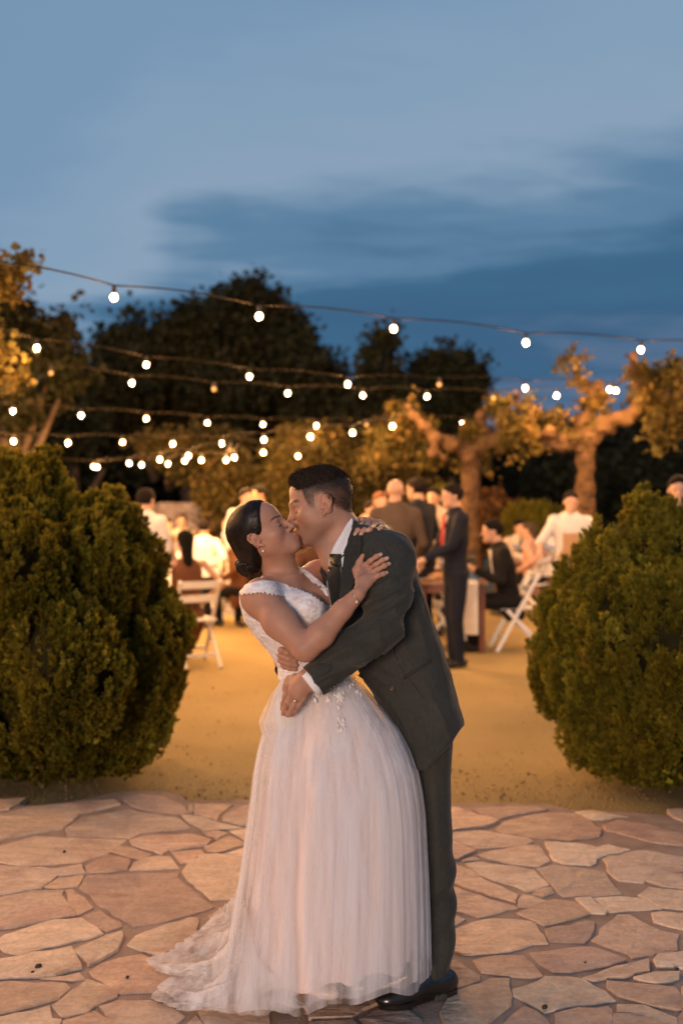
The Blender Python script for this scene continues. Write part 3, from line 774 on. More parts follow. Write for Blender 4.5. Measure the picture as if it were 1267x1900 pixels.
# pollarded plane trees, lit orange
def pollard(label, base_px, Y, r0, chains, tufts, seed, group='pollarded plane trees behind the tables'):
    b = W(base_px, HZ, Y); b[2] = 0
    t = thing('plane_tree', label, 'tree', b, group)
    pts = np.array([W(x, y, Y + dy) for ch in chains for x, y, dy, r in ch])
    v = Vol(np.minimum(pts.min(0) - .25, b - .2), np.maximum(pts.max(0) + .25, b + .2), .034)
    for ch in chains:
        P = [W(x, y, Y + dy) for x, y, dy, r in ch]; R = [r * (.78 if r < .115 else .95) for *_, r in ch]
        v.chain(P, R, k=.05)
        rg = np.random.default_rng(seed)
        for p, r in zip(P[1:], R[1:]):
            for _ in range(2):
                v.ell(p + rg.normal(0, r * .8, 3), np.array((1, 1, 1)) * r * rg.uniform(.7, 1.2), k=.03)
    v.cap(b, W(base_px, 860, Y), r0 * 1.15, r0, k=.06)
    V, f = v.mesh(); V = V + vnormals(V, f) * (wob(V, seed, 14) * .020 + wob(V, seed + 1, 34) * .012)[:, None]
    obj_np('trunk', V, f, MAT_BARK, t)
    crown(t, [EB(x, y, Y, r, r * .9) for x, y, r in tufts], int(26 * len(tufts)) + 60, (.10, .22), MAT_BROADLEAF, seed, inner=.9, w=.2, jitter=.07, name='leaf_tufts')
    return t
pollard('pollarded plane tree with pale knobby arms right of the black suited guest', 872, 13.5, .125,
        [[(872, 870, 0, .12), (872, 838, 0, .13)], [(872, 845, 0, .12), (840, 822, -.2, .1), (808, 812, -.3, .09), (785, 790, -.4, .075), (768, 770, -.4, .06), (757, 750, -.4, .03)],
         [(868, 845, 0, .11), (868, 812, .3, .11), (862, 792, .4, .09)], [(876, 840, 0, .12), (900, 800, .1, .1), (893, 770, .1, .07), (912, 752, .1, .05)], [(880, 842, 0, .11), (925, 815, 0, .1), (935, 785, 0, .08), (948, 770, 0, .08)],
         [(808, 812, -.3, .08), (802, 838, -.4, .07), (825, 850, -.4, .05)], [(905, 802, .1, .09), (930, 830, .2, .07)]],
        [(760, 770, 24), (790, 800, 22), (830, 835, 24), (870, 800, 20), (915, 755, 16), (940, 790, 20), (800, 850, 22), (850, 850, 20), (700, 840, 30), (735, 820, 28), (900, 840, 22)], 51)
pollard('pollarded plane tree with thick raised arms behind the waiter in an apron', 1085, 13.0, .12,
        [[(1085, 850, 0, .12), (1087, 815, 0, .14)], [(1083, 815, 0, .13), (1040, 818, 0, .12), (1000, 822, 0, .1), (988, 800, -.1, .11), (985, 770, -.1, .09), (975, 752, -.1, .06)],
         [(1085, 812, 0, .13), (1082, 780, .2, .12), (1105, 745, .2, .11), (1085, 712, .2, .09), (1068, 700, .2, .06), (1065, 686, .2, .05)], [(1090, 810, 0, .13), (1125, 785, -.1, .12), (1160, 775, -.2, .11), (1190, 745, -.2, .1), (1205, 720, -.2, .08)],
         [(1110, 790, 0, .1), (1135, 800, .2, .08)], [(1040, 818, 0, .1), (1030, 790, .1, .1), (1045, 772, .1, .06)], [(995, 820, 0, .09), (965, 800, 0, .09), (945, 800, .1, .07)], [(1205, 720, -.2, .07), (1190, 690, -.2, .055), (1172, 660, -.2, .04)]],
        [(1060, 690, 14), (985, 790, 26), (1030, 800, 20), (1110, 760, 18), (960, 815, 20), (1200, 740, 22), (1090, 800, 16), (975, 760, 16)], 52)
pollard('pollarded plane tree reaching in from the right edge with hanging leaves', 1330, 11.5, .13,
        [[(1330, 860, 0, .13), (1330, 800, 0, .14)], [(1330, 800, 0, .13), (1290, 770, 0, .12), (1255, 760, 0, .1), (1225, 735, 0, .09), (1185, 715, 0, .07), (1178, 685, 0, .05), (1165, 660, 0, .035)],
         [(1290, 770, 0, .11), (1260, 730, .1, .08), (1245, 700, .1, .06), (1240, 680, .1, .045)], [(1225, 735, 0, .08), (1200, 700, .1, .06), (1212, 690, .1, .045)]],
        [(1235, 720, 24), (1215, 740, 22), (1255, 690, 18), (1240, 790, 24), (1225, 805, 16), (1262, 770, 24), (1185, 700, 16), (1232, 685, 12)], 53)
# lit yellow-green cypress behind the groom, and leafy shrubs under it
def shrub(name, label, lobes, n, size, seed, mat, base_px, Y, inner=.25, up=.5, w=.14, jitter=.06, cat='shrub'):
    b = W(base_px, HZ, Y); b[2] = 0
    t = thing(name, label, cat, b)
    limbs(t, [([b, np.array(lobes[0][0]) * (1, 1, .5) + (0, 0, .1)], [.06, .03]), ([b + (.04, 0, 0), np.array(lobes[-1][0])], [.05, .02])], MAT_BARKDARK, 'stem')
    crown(t, lobes, n, size, mat, seed, inner=inner, up=up, w=w, jitter=jitter, name='foliage')
    return t
shrub('cypress', 'tall rounded cypress lit yellow by a bulb just behind the groom', [EB(575, 880, 16.2, 72, 80), EB(565, 820, 16.2, 50, 42), EB(600, 830, 16.2, 55, 45), EB(640, 890, 16.2, 60, 70), EB(540, 900, 16.2, 45, 70), EB(600, 1000, 16.2, 110, 90)],
      3600, (.10, .22), 61, MAT_OLIVE, 580, 16.2, up=.9, cat='tree')
shrub('leafy_shrub', 'orange lit leafy shrub between the groom and the bald guest', [EB(690, 890, 17, 55, 60), EB(720, 850, 17, 45, 45), EB(740, 900, 17, 45, 60), EB(680, 960, 17, 60, 60)], 700, (.18, .36), 62, MAT_BROADLEAF, 700, 17)
shrub('yucca', 'pale spiky leaved shrub above the seated guests left of the bride', [EB(430, 900, 17, 42, 34), EB(405, 925, 17, 28, 22), EB(440, 940, 17, 40, 30), EB(420, 985, 17, 30, 40)], 420, (.25, .48), 63, MAT_OLIVE, 430, 17, w=.09, inner=.5)
shrub('pine_bough_tree', 'low spreading tree with a pale lit bough behind the left tables', [EB(370, 862, 19, 60, 22), EB(330, 845, 19, 40, 22), EB(410, 850, 19, 50, 22), EB(300, 825, 19, 40, 20), EB(390, 830, 19, 70, 24)], 700, (.22, .42), 64, MAT_OLIVE, 440, 19, cat='tree', w=.1)
shrub('dark_shrub', 'dark green shrub beside the lit cypress over the bride', [EB(490, 900, 18, 38, 34), EB(480, 880, 18, 24, 20), EB(500, 960, 18, 40, 50)], 420, (.16, .32), 65, MAT_DARKLEAF, 490, 18)
thuja([EL(988, 972, 16.5, 60, 38, .5), EL(965, 985, 16.5, 40, 30, .4), EL(1010, 985, 16.5, 45, 30, .4), EL(985, 1040, 16.5, 60, 50, .5)], 9000, 66, 'clipped rounded green hedge bush left of the waiter in an apron', (W(985, HZ, 16.5)[0], 16.5, 0), size=(.08, .12), lump=.04, name='clipped_bush')
thuja([EL(826, 935, 14.5, 30, 34, .25), EL(826, 985, 14.5, 32, 40, .25)], 3000, 67, 'small yellowish bush peeping over the head of the red tied guest', (W(826, HZ, 14.5)[0], 14.5, 0), size=(.08, .12), lump=.03, name='clipped_bush')
shrub('reddish_shrub', 'reddish brown shrub at the foot of the middle plane tree', [EB(893, 955, 17, 40, 30), EB(905, 985, 17, 45, 30), EB(880, 1000, 17, 40, 30)], 500, (.14, .28), 68, leaf_mat('reddish_leaf', (.10, .05, .02), (.15, .075, .03)), 893, 17)
# far hedge and woods that read as one black mass
def far_mass(name, label, lobes, n, size, seed):
    rg = np.random.default_rng(seed)
    P, Nn = ell_points(lobes, n, rg, inner=.25, trim=.5)
    P = P + rg.normal(0, .25, P.shape); P = P[P[:, 2] > .1]
    V, Q, C = scatter([leaf_proto(rg) for _ in range(4)], P, Nn + .3, rg.uniform(*size, len(P)), rg, np.exp(rg.normal(0, .3, (len(P), 1))) * np.ones((1, 3)))
    v = Vol(np.min([np.array(c) - r for c, r in lobes], 0), np.max([np.array(c) + r for c, r in lobes], 0), .3)
    for c, r in lobes: v.ell(c, np.array(r) * .92, k=.3)
    Vc, Fc = v.mesh()
    Vj, Fj = join_np([(V, Q), (Vc, Fc)])
    cols = np.concatenate([C, np.full((len(Vc), 3), .6)])
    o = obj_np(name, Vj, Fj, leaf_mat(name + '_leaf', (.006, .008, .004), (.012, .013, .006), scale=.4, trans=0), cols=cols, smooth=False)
    tag(o, label, kind='stuff')
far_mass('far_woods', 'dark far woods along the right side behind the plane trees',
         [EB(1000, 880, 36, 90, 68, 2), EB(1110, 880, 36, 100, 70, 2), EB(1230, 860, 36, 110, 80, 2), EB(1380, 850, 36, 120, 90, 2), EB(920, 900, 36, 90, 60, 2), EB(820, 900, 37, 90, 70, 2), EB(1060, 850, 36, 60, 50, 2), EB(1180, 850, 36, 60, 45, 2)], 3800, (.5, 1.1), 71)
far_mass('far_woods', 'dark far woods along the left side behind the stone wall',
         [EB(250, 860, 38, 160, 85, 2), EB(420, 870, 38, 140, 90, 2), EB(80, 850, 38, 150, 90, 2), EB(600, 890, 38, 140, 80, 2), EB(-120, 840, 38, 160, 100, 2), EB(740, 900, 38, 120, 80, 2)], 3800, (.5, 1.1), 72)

# rubble stone wall far left: courses of single stones
def stone_wall():
    Y = 21.0
    x0, x1 = W(225, 0, Y)[0], W(500, 0, Y)[0]
    zt = W(0, 933, Y)[2]
    t = thing('stone_wall', 'low rubble stone wall far behind the left tables', 'wall', ((x0 + x1) / 2, Y, 0))
    core = obj_np('wall_core', *box_np(((x0 + x1) / 2, Y + .2, zt / 2), (x1 - x0, .30, zt - .06)), MAT_MORTAR, t, smooth=False)
    mats = noise_mat('wall_stone', (.20, .145, .11), (.34, .26, .2), scale=3, rough=.9, bump=.6, bscale=15, attr=True)
    rg = np.random.default_rng(4)
    z = .0; h = .0
    while z < zt - .05:
        h = min(rg.uniform(.15, .22), zt - z); x = x0
        while x < x1:
            w = rg.uniform(.2, .5)
            V, f = box_np((0, 0, 0), (w - .02, .12, h - .02))
            V = V + rg.normal(0, .012, V.shape) + (x + w / 2, Y, z + h / 2)
            obj_np('stone', V, f, mats, t, cols=np.tile(rg.uniform(.7, 1.15) * np.ones(3), (8, 1)), smooth=False)
            x += w
        z += h
stone_wall()
# ================================================================== strings of bulbs
MAT_CABLE = noise_mat('cable', (0.012, 0.010, 0.008), (0.022, 0.017, 0.013), scale=20, rough=0.9, spec=0.1)
MAT_SOCKET = noise_mat('socket', (0.025, 0.02, 0.018), (0.045, 0.035, 0.03), scale=30, rough=0.5)
def bulb_mat(name, col, strength):
    m, nt, b = new_mat(name)
    b.inputs['Base Color'].default_value = (.9, .85, .75, 1)
    b.inputs['Emission Color'].default_value = (*col, 1)
    b.inputs['Emission Strength'].default_value = strength
    m.cycles.emission_sampling = 'NONE'
    return m
MAT_BULB = bulb_mat('lit_bulb', (1.0, 0.62, 0.30), 30.0)
BULB_WATTS = 66.0
BULB_LIGHT = bpy.data.lights.new('bulb_light', 'POINT')       # the light each lit bulb gives, shared by all of them
BULB_LIGHT.energy = BULB_WATTS
BULB_LIGHT.color = (1.0, 0.48, 0.15)
BULB_LIGHT.shadow_soft_size = 0.012
MAT_UNLIT = noise_mat('unlit_bulb', (.50, .36, .2), (.6, .45, .26), scale=10, rough=.15, spec=.6)
def bulb_mesh():
    prof = [(.0005, -.052), (.012, -.050), (.021, -.044), (.027, -.034), (.028, -.024), (.025, -.013), (.018, -.004), (.013, .004), (.012, .010)]
    V, f = lathe_np([(r * .88, z * .9) for r, z in prof[::-1]], 10); return V, f
def socket_mesh():
    return lathe_np([(.0005, .06), (.012, .058), (.016, .045), (.016, .012), (.0175, .010), (.0175, .0), (.014, -.001)][::-1], 10)
_bv, _bf = bulb_mesh(); _sv, _sf = socket_mesh()
def flip(fs): return [f[:, ::-1] for f in fs]
PROTO = {}
def make_bulb(parent, pos, lit, i):
    if lit not in PROTO:
        o = obj_np('bulb', _bv, flip(_bf) if BULB_FLIP else _bf, MAT_BULB if lit else MAT_UNLIT)
        s = obj_np('socket', _sv, _sf, MAT_SOCKET, None)
        PROTO[lit] = (o.data, s.data)
        bpy.data.objects.remove(o); bpy.data.objects.remove(s)
    me, sm = PROTO[lit]
    o = bpy.data.objects.new('bulb', me); COL.objects.link(o); o.parent = parent
    o.location = np.array(pos) - np.array(parent.location)
    if not lit: o['label'] = 'unlit bulb'
    else:
        l = bpy.data.objects.new('bulb_light', BULB_LIGHT); COL.objects.link(l); l.parent = o; l.location = (0, 0, -.062)
    s = bpy.data.objects.new('socket', sm); COL.objects.link(s); s.parent = o
BULB_FLIP = False
def string(label, z, bulbs, ext, zmod=None, more=(0, 0)):
    """bulbs: (px, py, lit); every bulb hangs at about the height z, which gives its distance"""
    pts = []
    for px, py, *u in bulbs:
        Y = (z - EYE) * F / (HZ - py)
        if zmod: Y = zmod(px, py, Y)
        pts.append((W(px, py, Y), not u))
    # the string goes on out of the frame at the same spacing
    for _ in range(more[0]): pts.insert(0, (pts[0][0] * 2 - pts[1][0], True))
    for _ in range(more[1]): pts.append((pts[-1][0] * 2 - pts[-2][0], True))
    base = pts[0][0]
    t = thing('string_light', label, 'string lights', base, 'strings of bulbs over the garden tables')
    for i, (p, lit) in enumerate(pts): make_bulb(t, p + (0, 0, .02), lit, i)
    # cable runs 75 mm above the bulbs, sagging a little between them
    C = [p + np.array((0, 0, .078)) for p, _ in pts]
    C = [C[0] + (C[0] - C[1]) * ext[0] + np.array((0, 0, .1 * ext[0]))] + C + [C[-1] + (C[-1] - C[-2]) * ext[1] + np.array((0, 0, .1 * ext[1]))]
    P = []
    for a, b in zip(C[:-1], C[1:]):
        for s in np.linspace(0, 1, 7)[:-1]:
            P.append(a + (b - a) * s + np.array((0, 0, .03 * math.sin(math.pi * s))))
    P.append(C[-1])
    obj_np('cable', *tube_np(P, .0058, 6), MAT_CABLE, t)
U = 1   # marks an unlit bulb
string('nearest and highest string of large bulbs crossing the open sky', 3.0, [(-40, 508), (212, 551), (481, 586), (730, 609), (975, 635), (1188, 648), (1400, 660)], (1, 1), more=(3, 3))
string('second string of bulbs passing in front of the dark trees', 3.0, [(-150, 600), (69, 645), (272, 676), (463, 698), (645, 712), (815, 713, U), (974, 719), (1130, 722), (1290, 722)], (1, 1), more=(4, 5))
string('third string with three unlit bulbs among its lit ones', 2.95, [(-60, 672), (95, 692, U), (245, 710), (397, 722, U), (534, 729), (673, 733), (792, 735), (915, 738, U), (1032, 733), (1142, 724), (1247, 717)], (1, 1), more=(4, 4))
string('fourth string of evenly spaced bulbs above the left bush', 2.8, [(-100, 752), (25, 762), (151, 770), (272, 776), (385, 784), (488, 787), (587, 789), (680, 788, U), (771, 787), (857, 785)], (1, .6), more=(5, 0))
string('fifth string of bulbs just over the peak of the left bush', 2.42, [(-75, 814), (26, 818), (127, 821), (228, 820), (321, 823), (412, 822), (490, 815), (576, 809), (654, 802), (728, 790)], (1, .6), more=(5, 0))
string('sixth far string of small bulbs low over the left tables', 2.2, [(-60, 860), (4, 858), (174, 865), (240, 859), (297, 852), (350, 845), (427, 835, U)], (.6, .6))
string('farthest string of the smallest bulbs behind the left tables', 2.2, [(181, 866), (263, 862), (312, 860), (343, 855), (374, 853), (420, 853), (435, 848)], (.6, .6))
string('short string of two bulbs drooping onto the lit cypress', 2.4, [(489, 839), (553, 846)], (.8, .8), zmod=lambda px, py, Y: 13.6)
# ================================================================== the couple
Y0 = 3.22
S0 = Y0 / F                      # metres per photograph pixel at the couple
def Pt(px, py, dy=0.0): return W(px, py, Y0 + dy)

def skin_mat(name, c, rough=0.5):
    m, nt, b = new_mat(name)
    N = nt.nodes.new; L = nt.links.new
    at = N('ShaderNodeAttribute'); at.attribute_name = 'Col'
    tc = N('ShaderNodeTexCoord')
    n = N('ShaderNodeTexNoise'); n.inputs['Scale'].default_value = 28; n.inputs['Detail'].default_value = 6
    L(tc.outputs['Object'], n.inputs[0])
    mr = N('ShaderNodeMapRange'); mr.inputs[3].default_value = .80; mr.inputs[4].default_value = 1.14; L(n.outputs[0], mr.inputs[0])
    mu = N('ShaderNodeMix'); mu.data_type = 'RGBA'; mu.blend_type = 'MULTIPLY'; mu.inputs[0].default_value = 1
    L(at.outputs['Color'], mu.inputs[6]); L(mr.outputs[0], mu.inputs[7])
    L(mu.outputs[2], b.inputs['Base Color'])
    setv(b, Roughness=rough)
    b.inputs['Specular IOR Level'].default_value = .36
    b.inputs['Subsurface Weight'].default_value = .12
    b.inputs['Subsurface Radius'].default_value = (.012, .005, .003)
    b.inputs['Subsurface Scale'].default_value = .5
    n2 = N('ShaderNodeTexNoise'); n2.inputs['Scale'].default_value = 260; n2.inputs['Detail'].default_value = 3
    L(tc.outputs['Object'], n2.inputs[0])
    bp = N('ShaderNodeBump'); bp.inputs['Strength'].default_value = .4; bp.inputs['Distance'].default_value = .002
    L(n2.outputs[0], bp.inputs['Height']); L(bp.outputs[0], b.inputs['Normal'])
    return m
MAT_SKIN = skin_mat('skin', None)

class HeadFrame:
    """local head axes: x towards the person's left ear, y out of the face, z up; origin between the ears at eye level"""
    def __init__(s, o, fwd, up, scale):
        s.o = np.array(o, float); f = np.array(fwd, float); f /= np.linalg.norm(f)
        u = np.array(up, float); u -= f * (u @ f); u /= np.linalg.norm(u)
        s.R = np.stack([np.cross(f, u), f, u], 1); s.s = scale
    def p(s, x, y, z): return s.o + s.R @ (np.array((x, y, z)) * s.s)
    def loc(s, V): return (V - s.o) @ s.R / s.s
def head_sdf(v, H, male, pucker=0.006):
    """face, skull and ears into the volume"""
    s = H.s; R = H.R
    E = lambda x, y, z, rx, ry, rz, k=0.0, op='u', RR=None: v.ell(H.p(x, y, z), np.array((rx, ry, rz)) * s, R if RR is None else R @ RR, k * s, op)
    C = lambda a, b, ra, rb=None, k=0.0, op='u': v.cap(H.p(*a), H.p(*b), ra * s, (rb if rb is not None else ra) * s, k * s, op)
    E(0, -.012, .036, .076, .096, .084)
    E(0, .034, .046, .064, .056, .052, .03)
    E(0, .030, -.028, .063, .060, .082, .03)
    E(0, .036, -.078, .047, .050, .034, .02)
    jw = 1.0 if male else .90
    for q in (-1, 1):
        C((q * .056 * jw, .0, -.052), (q * .020 * jw, .076, -.100), .017 if male else .014, .016, .025)
        E(q * .043, .058, -.022, .024, .022, .018, .025)             # cheek bone
        E(q * .050, .028, -.035, .020, .035, .035, .03)
    E(0, .081, -.099, .019 if male else .016, .016, .015, .02)      # chin
    C((-.034, .076, .018), (0, .086, .015), .0125 if male else .010, k=.014); C((.034, .076, .018), (0, .086, .015), .0125 if male else .010, k=.014)
    E(0, .072, -.068, .032, .026, .028, .02)                        # muzzle
    for q in (-1, 1):
        E(q * .032, .097, -.002, .016, .013, .011, .010, 's')       # eye socket
        E(q * .0315, .0745, -.004, .0145, .0128, .0118, .004)       # closed lid over the eyeball
        C((q * .020, .0865, -.0085), (q * .043, .079, -.0075), .0012, k=.002, op='s')   # lash line
    C((0, .088, .010), (0, .1075, -.030), .0075, .0095, .010)       # nose
    E(0, .1105, -.036, .0105, .0105, .0095, .008)
    for q in (-1, 1):
        E(q * .0125, .098, -.039, .0075, .0105, .0075, .006)
        E(q * .0062, .1055, -.0475, .0028, .0050, .0026, .002, 's')  # nostril
    y = .092 + pucker
    C((-.019, y - .012, -.069), (0, y, -.0655), .0055, .0068, .006); C((.019, y - .012, -.069), (0, y, -.0655), .0055, .0068, .006)
    C((-.017, y - .011, -.0785), (0, y - .001, -.0800), .006, .0085, .006); C((.017, y - .011, -.0785), (0, y - .001, -.0800), .006, .0085, .006)
    C((-.022, y - .008, -.0735), (.022, y - .008, -.0735), .0016, k=.003, op='s')
    E(0, .089, -.090, .016, .008, .005, .008, 's')
    # ears
    for q in (-1, 1):
        a = math.radians(12)
        def ep(u, w, out=0.0):   # u along the ear's length (up), w towards the back
            return (q * (.0735 + out + .30 * max(w, -.02) + .004), -.006 - w * 1.0 - u * .18, -.006 + u)
        E(q * .0795, -.010, -.006, .0055, .0155, .029, .006)
        rim = [(-.026, -.006), (-.012, .010), (.004, .017), (.018, .017), (.029, .008), (.031, -.003), (.024, -.011), (.012, -.0135)]
        for (u0, w0), (u1, w1) in zip(rim[:-1], rim[1:]): C(ep(u0, w0, .004), ep(u1, w1, .004), .0038, k=.0025)
        inner = [(-.010, .002), (.004, .008), (.014, .007), (.020, .001)]
        for (u0, w0), (u1, w1) in zip(inner[:-1], inner[1:]): C(ep(u0, w0, .004), ep(u1, w1, .004), .0028, k=.002)
        E(*ep(-.003, -.003, .008), .006, .0065, .010, .003, 's')
        E(*ep(.022, .004, .007), .003, .004, .005, .003, 's')
        E(*ep(-.026, -.007, .002), .0048, .0065, .008, .004)          # lobe
        C(ep(-.008, -.014, .002), ep(.002, -.0145, .002), .004, k=.004)   # tragus
    return v
def face_cols(V, H, base, male):
    """natural colour of the skin: lips, brows, lashes, shaven beard, cropped hair"""
    P = H.loc(V); x, y, z = P.T
    c = np.tile(np.array(base, float), (len(V), 1))
    def blend(mask, col):
        mask = np.asarray(mask, float)
        c[:] = c * (1 - mask[:, None]) + np.array(col) * mask[:, None]
    sm = lambda t, a, b: np.clip((t - a) / (b - a), 0, 1) ** 2 * (3 - 2 * np.clip((t - a) / (b - a), 0, 1))
    near = (np.abs(x) < .10) & (np.abs(y) < .16) & (np.abs(z) < .2)
    cheek = np.exp(-(((np.abs(x) - .05) / .022) ** 2 + ((y - .06) / .03) ** 2 + ((z + .035) / .022) ** 2))
    blend(.30 * cheek * near, np.array(base) * (1.12, .78, .74))
    nose = np.exp(-((x / .014) ** 2 + ((y - .108) / .014) ** 2 + ((z + .036) / .014) ** 2)); blend(.25 * nose * near, np.array(base) * (1.1, .8, .76))
    ear = sm(np.abs(x), .072, .080) * (np.abs(y + .01) < .03) * (np.abs(z) < .045); blend(.25 * ear * near, np.array(base) * (1.15, .78, .7))
    lip = np.exp(-((x / .021) ** 4 + ((z + .0735) / .0115) ** 4)) * sm(y, .080, .088) * near
    blend(.75 * lip, np.array(base) * ((.92, .52, .5) if not male else (.95, .66, .62)))
    # brows: an arched band
    bx = np.abs(x); zc = .0205 + .006 * np.clip((bx - .012) / .03, 0, 1) - 9.0 * np.clip(bx - .040, 0, 1) ** 2 * 1.5
    brow = np.exp(-((z - zc) / (.0048 if male else .0038)) ** 4) * sm(bx, .008, .014) * (1 - sm(bx, .048, .058)) * sm(y, .045, .06) * near
    blend(.9 * brow, (.030, .018, .012))
    lash = np.exp(-((z + .0095 + .0 * bx) / .0030) ** 2) * sm(bx, .016, .020) * (1 - sm(bx, .044, .050)) * sm(y, .07, .076) * near
    blend(.9 * lash, (.02, .012, .009))
    lidm = np.exp(-((bx - .032) / .013) ** 2 - ((z - .003) / .008) ** 2) * sm(y, .07, .08) * near
    blend((.35 if not male else .15) * lidm, np.array(base) * (.75, .5, .47))
    return c, P, blend, sm
def hand_sdf(v, wrist, palm_c, fingers, thumb, kn_r=.0095, k=.006, wr=.024, thick=None):
    """fingers: lists of joints from knuckle to tip; the palm is a web between wrist and knuckles"""
    wrist = np.asarray(wrist); n = len(fingers)
    for i, f in enumerate(fingers):
        f = [np.asarray(q) for q in f]
        side = (i / (n - 1) - .5) if n > 1 else 0
        rt = np.linspace(1.0, .78, len(f)) * kn_r * (0.88 if i == n - 1 else 1.0)
        v.chain(f, rt, k=.002)
        root = wrist + (f[0] - wrist) * .18
        v.cap(root, f[0], wr * .62, kn_r * 1.18, k=.010)
        v.ell(f[0], (kn_r * 1.12,) * 3, k=.006)
        for q in f[1:-1]: v.ell(q, (kn_r * .98,) * 3, k=.004)
    if thumb is not None:
        v.chain([np.asarray(q) for q in thumb], np.linspace(1.5, .85, len(thumb)) * kn_r, k=.008)
    v.ell(palm_c, (wr * .95,) * 3, k=.016)

# ---------------------------------------------------------------- clothes of the groom come first: hands rest on them
GROOM = thing('person', 'man in a dark grey suit bending to kiss the bride, arm round her waist', 'person', Pt(800, 1850, .0) * (1, 1, 0))
BRIDE = thing('person', 'dark haired woman in a pale tulle wedding dress leaning back into a kiss', 'person', Pt(600, 1850, -.05) * (1, 1, 0))
def suit_mat(name, c1, c2):
    m, nt, b = new_mat(name)
    N = nt.nodes.new; L = nt.links.new
    tc = N('ShaderNodeTexCoord')
    mp = N('ShaderNodeMapping'); mp.inputs['Scale'].default_value = (1, 1, .35); mp.inputs['Rotation'].default_value = (0, .35, 0)
    L(tc.outputs['Object'], mp.inputs[0])
    n = N('ShaderNodeTexNoise'); n.inputs['Scale'].default_value = 160; n.inputs['Detail'].default_value = 3; L(mp.outputs[0], n.inputs[0])
    n3 = N('ShaderNodeTexNoise'); n3.inputs['Scale'].default_value = 5; n3.inputs['Detail'].default_value = 4; L(tc.outputs['Object'], n3.inputs[0])
    ad = N('ShaderNodeMath'); ad.operation = 'ADD'; L(n.outputs[0], ad.inputs[0]); L(n3.outputs[0], ad.inputs[1])
    mr = N('ShaderNodeMapRange'); mr.inputs[1].default_value = .7; mr.inputs[2].default_value = 1.3; L(ad.outputs[0], mr.inputs[0])
    mix = N('ShaderNodeMix'); mix.data_type = 'RGBA'; mix.inputs[6].default_value = (*c1, 1); mix.inputs[7].default_value = (*c2, 1)
    L(mr.outputs[0], mix.inputs[0]); L(mix.outputs[2], b.inputs['Base Color'])
    setv(b, Roughness=.8); b.inputs['Specular IOR Level'].default_value = .18
    b.inputs['Sheen Weight'].default_value = .12; b.inputs['Sheen Roughness'].default_value = .4
    nb = N('ShaderNodeTexNoise'); nb.inputs['Scale'].default_value = 14; nb.inputs['Detail'].default_value = 5; nb.inputs['Distortion'].default_value = .6
    mpb = N('ShaderNodeMapping'); mpb.inputs['Rotation'].default_value = (0, -.7, 0); mpb.inputs['Scale'].default_value = (.55, 1, 1.6); L(tc.outputs['Object'], mpb.inputs[0]); L(mpb.outputs[0], nb.inputs[0])
    bp = N('ShaderNodeBump'); bp.inputs['Strength'].default_value = .45; bp.inputs['Distance'].default_value = .012
    L(nb.outputs[0], bp.inputs['Height'])
    bp2 = N('ShaderNodeBump'); bp2.inputs['Strength'].default_value = .25; bp2.inputs['Distance'].default_value = .001
    L(n.outputs[0], bp2.inputs['Height']); L(bp.outputs[0], bp2.inputs['Normal']); L(bp2.outputs[0], b.inputs['Normal'])
    return m
MAT_SUIT = suit_mat('suit_cloth', (.029, .030, .026), (.047, .047, .041))
MAT_LAPEL = suit_mat('lapel_cloth', (.021, .022, .019), (.035, .035, .031))
MAT_TIE = noise_mat('tie_silk', (.010, .013, .011), (.02, .024, .02), scale=60, rough=.38, spec=.5)
MAT_SHIRT = noise_mat('shirt_cotton', (.70, .70, .73), (.78, .78, .80), scale=12, rough=.8, bump=.15, bscale=30)
MAT_SHOE = noise_mat('black_leather', (.008, .007, .006), (.016, .013, .011), scale=14, rough=.22, spec=.6, bump=.05, bscale=40)
MAT_BUTTON = noise_mat('button_horn', (.03, .022, .015), (.10, .075, .05), scale=90, rough=.3)
MAT_HAIRM = noise_mat('short_hair', (.014, .009, .006), (.034, .021, .014), scale=90, rough=.75, bump=.5, bscale=260, spec=.15, bdist=.003)
MAT_HAIRW = noise_mat('sleek_hair', (.006, .004, .003), (.013, .008, .006), scale=55, rough=.42, bump=.35, bscale=130, spec=.25, bdist=.003, stretch=(.35, 1, 1.6))

def silh(rows, b, dy):
    """loft rows from the outline (y, left, right) in pixels; b and dy: depth half-size and offset, numbers or per row"""
    out = []
    for i, (y, xl, xr) in enumerate(rows):
        bb = b[i] if hasattr(b, '__len__') else b; dd = dy[i] if hasattr(dy, '__len__') else dy
        p, q = Pt(xl, y, dd), Pt(xr, y, dd)
        out.append((p[2], (p[0] + q[0]) / 2, Y0 + dd, (q[0] - p[0]) / 2, bb))
    return out
# jacket
jv = Vol(Pt(545, 1450, -.33) - (.0, 0, .02), Pt(885, 955, .36) + (0, 0, .03), .0042)
rows = [(972, 648, 690), (985, 640, 716), (1000, 632, 738), (1020, 620, 754), (1050, 606, 768), (1100, 612, 788), (1150, 626, 804), (1200, 642, 820), (1245, 662, 834), (1290, 690, 848), (1335, 715, 861), (1370, 732, 866), (1410, 748, 862), (1450, 760, 850)]
jb = [.12, .15, .165, .18, .185, .185, .175, .165, .158, .158, .16, .155, .15, .145]
jv.loft(silh(rows, jb, .055), p=2.3)
# hem: from the low front corner up to the vent at the back
hem_a, hem_b = Pt(772, 1446, 0), Pt(862, 1348, 0)
hd = hem_b - hem_a
jv.plane(hem_a, np.array((hd[2], -.05, -hd[0])), .006)
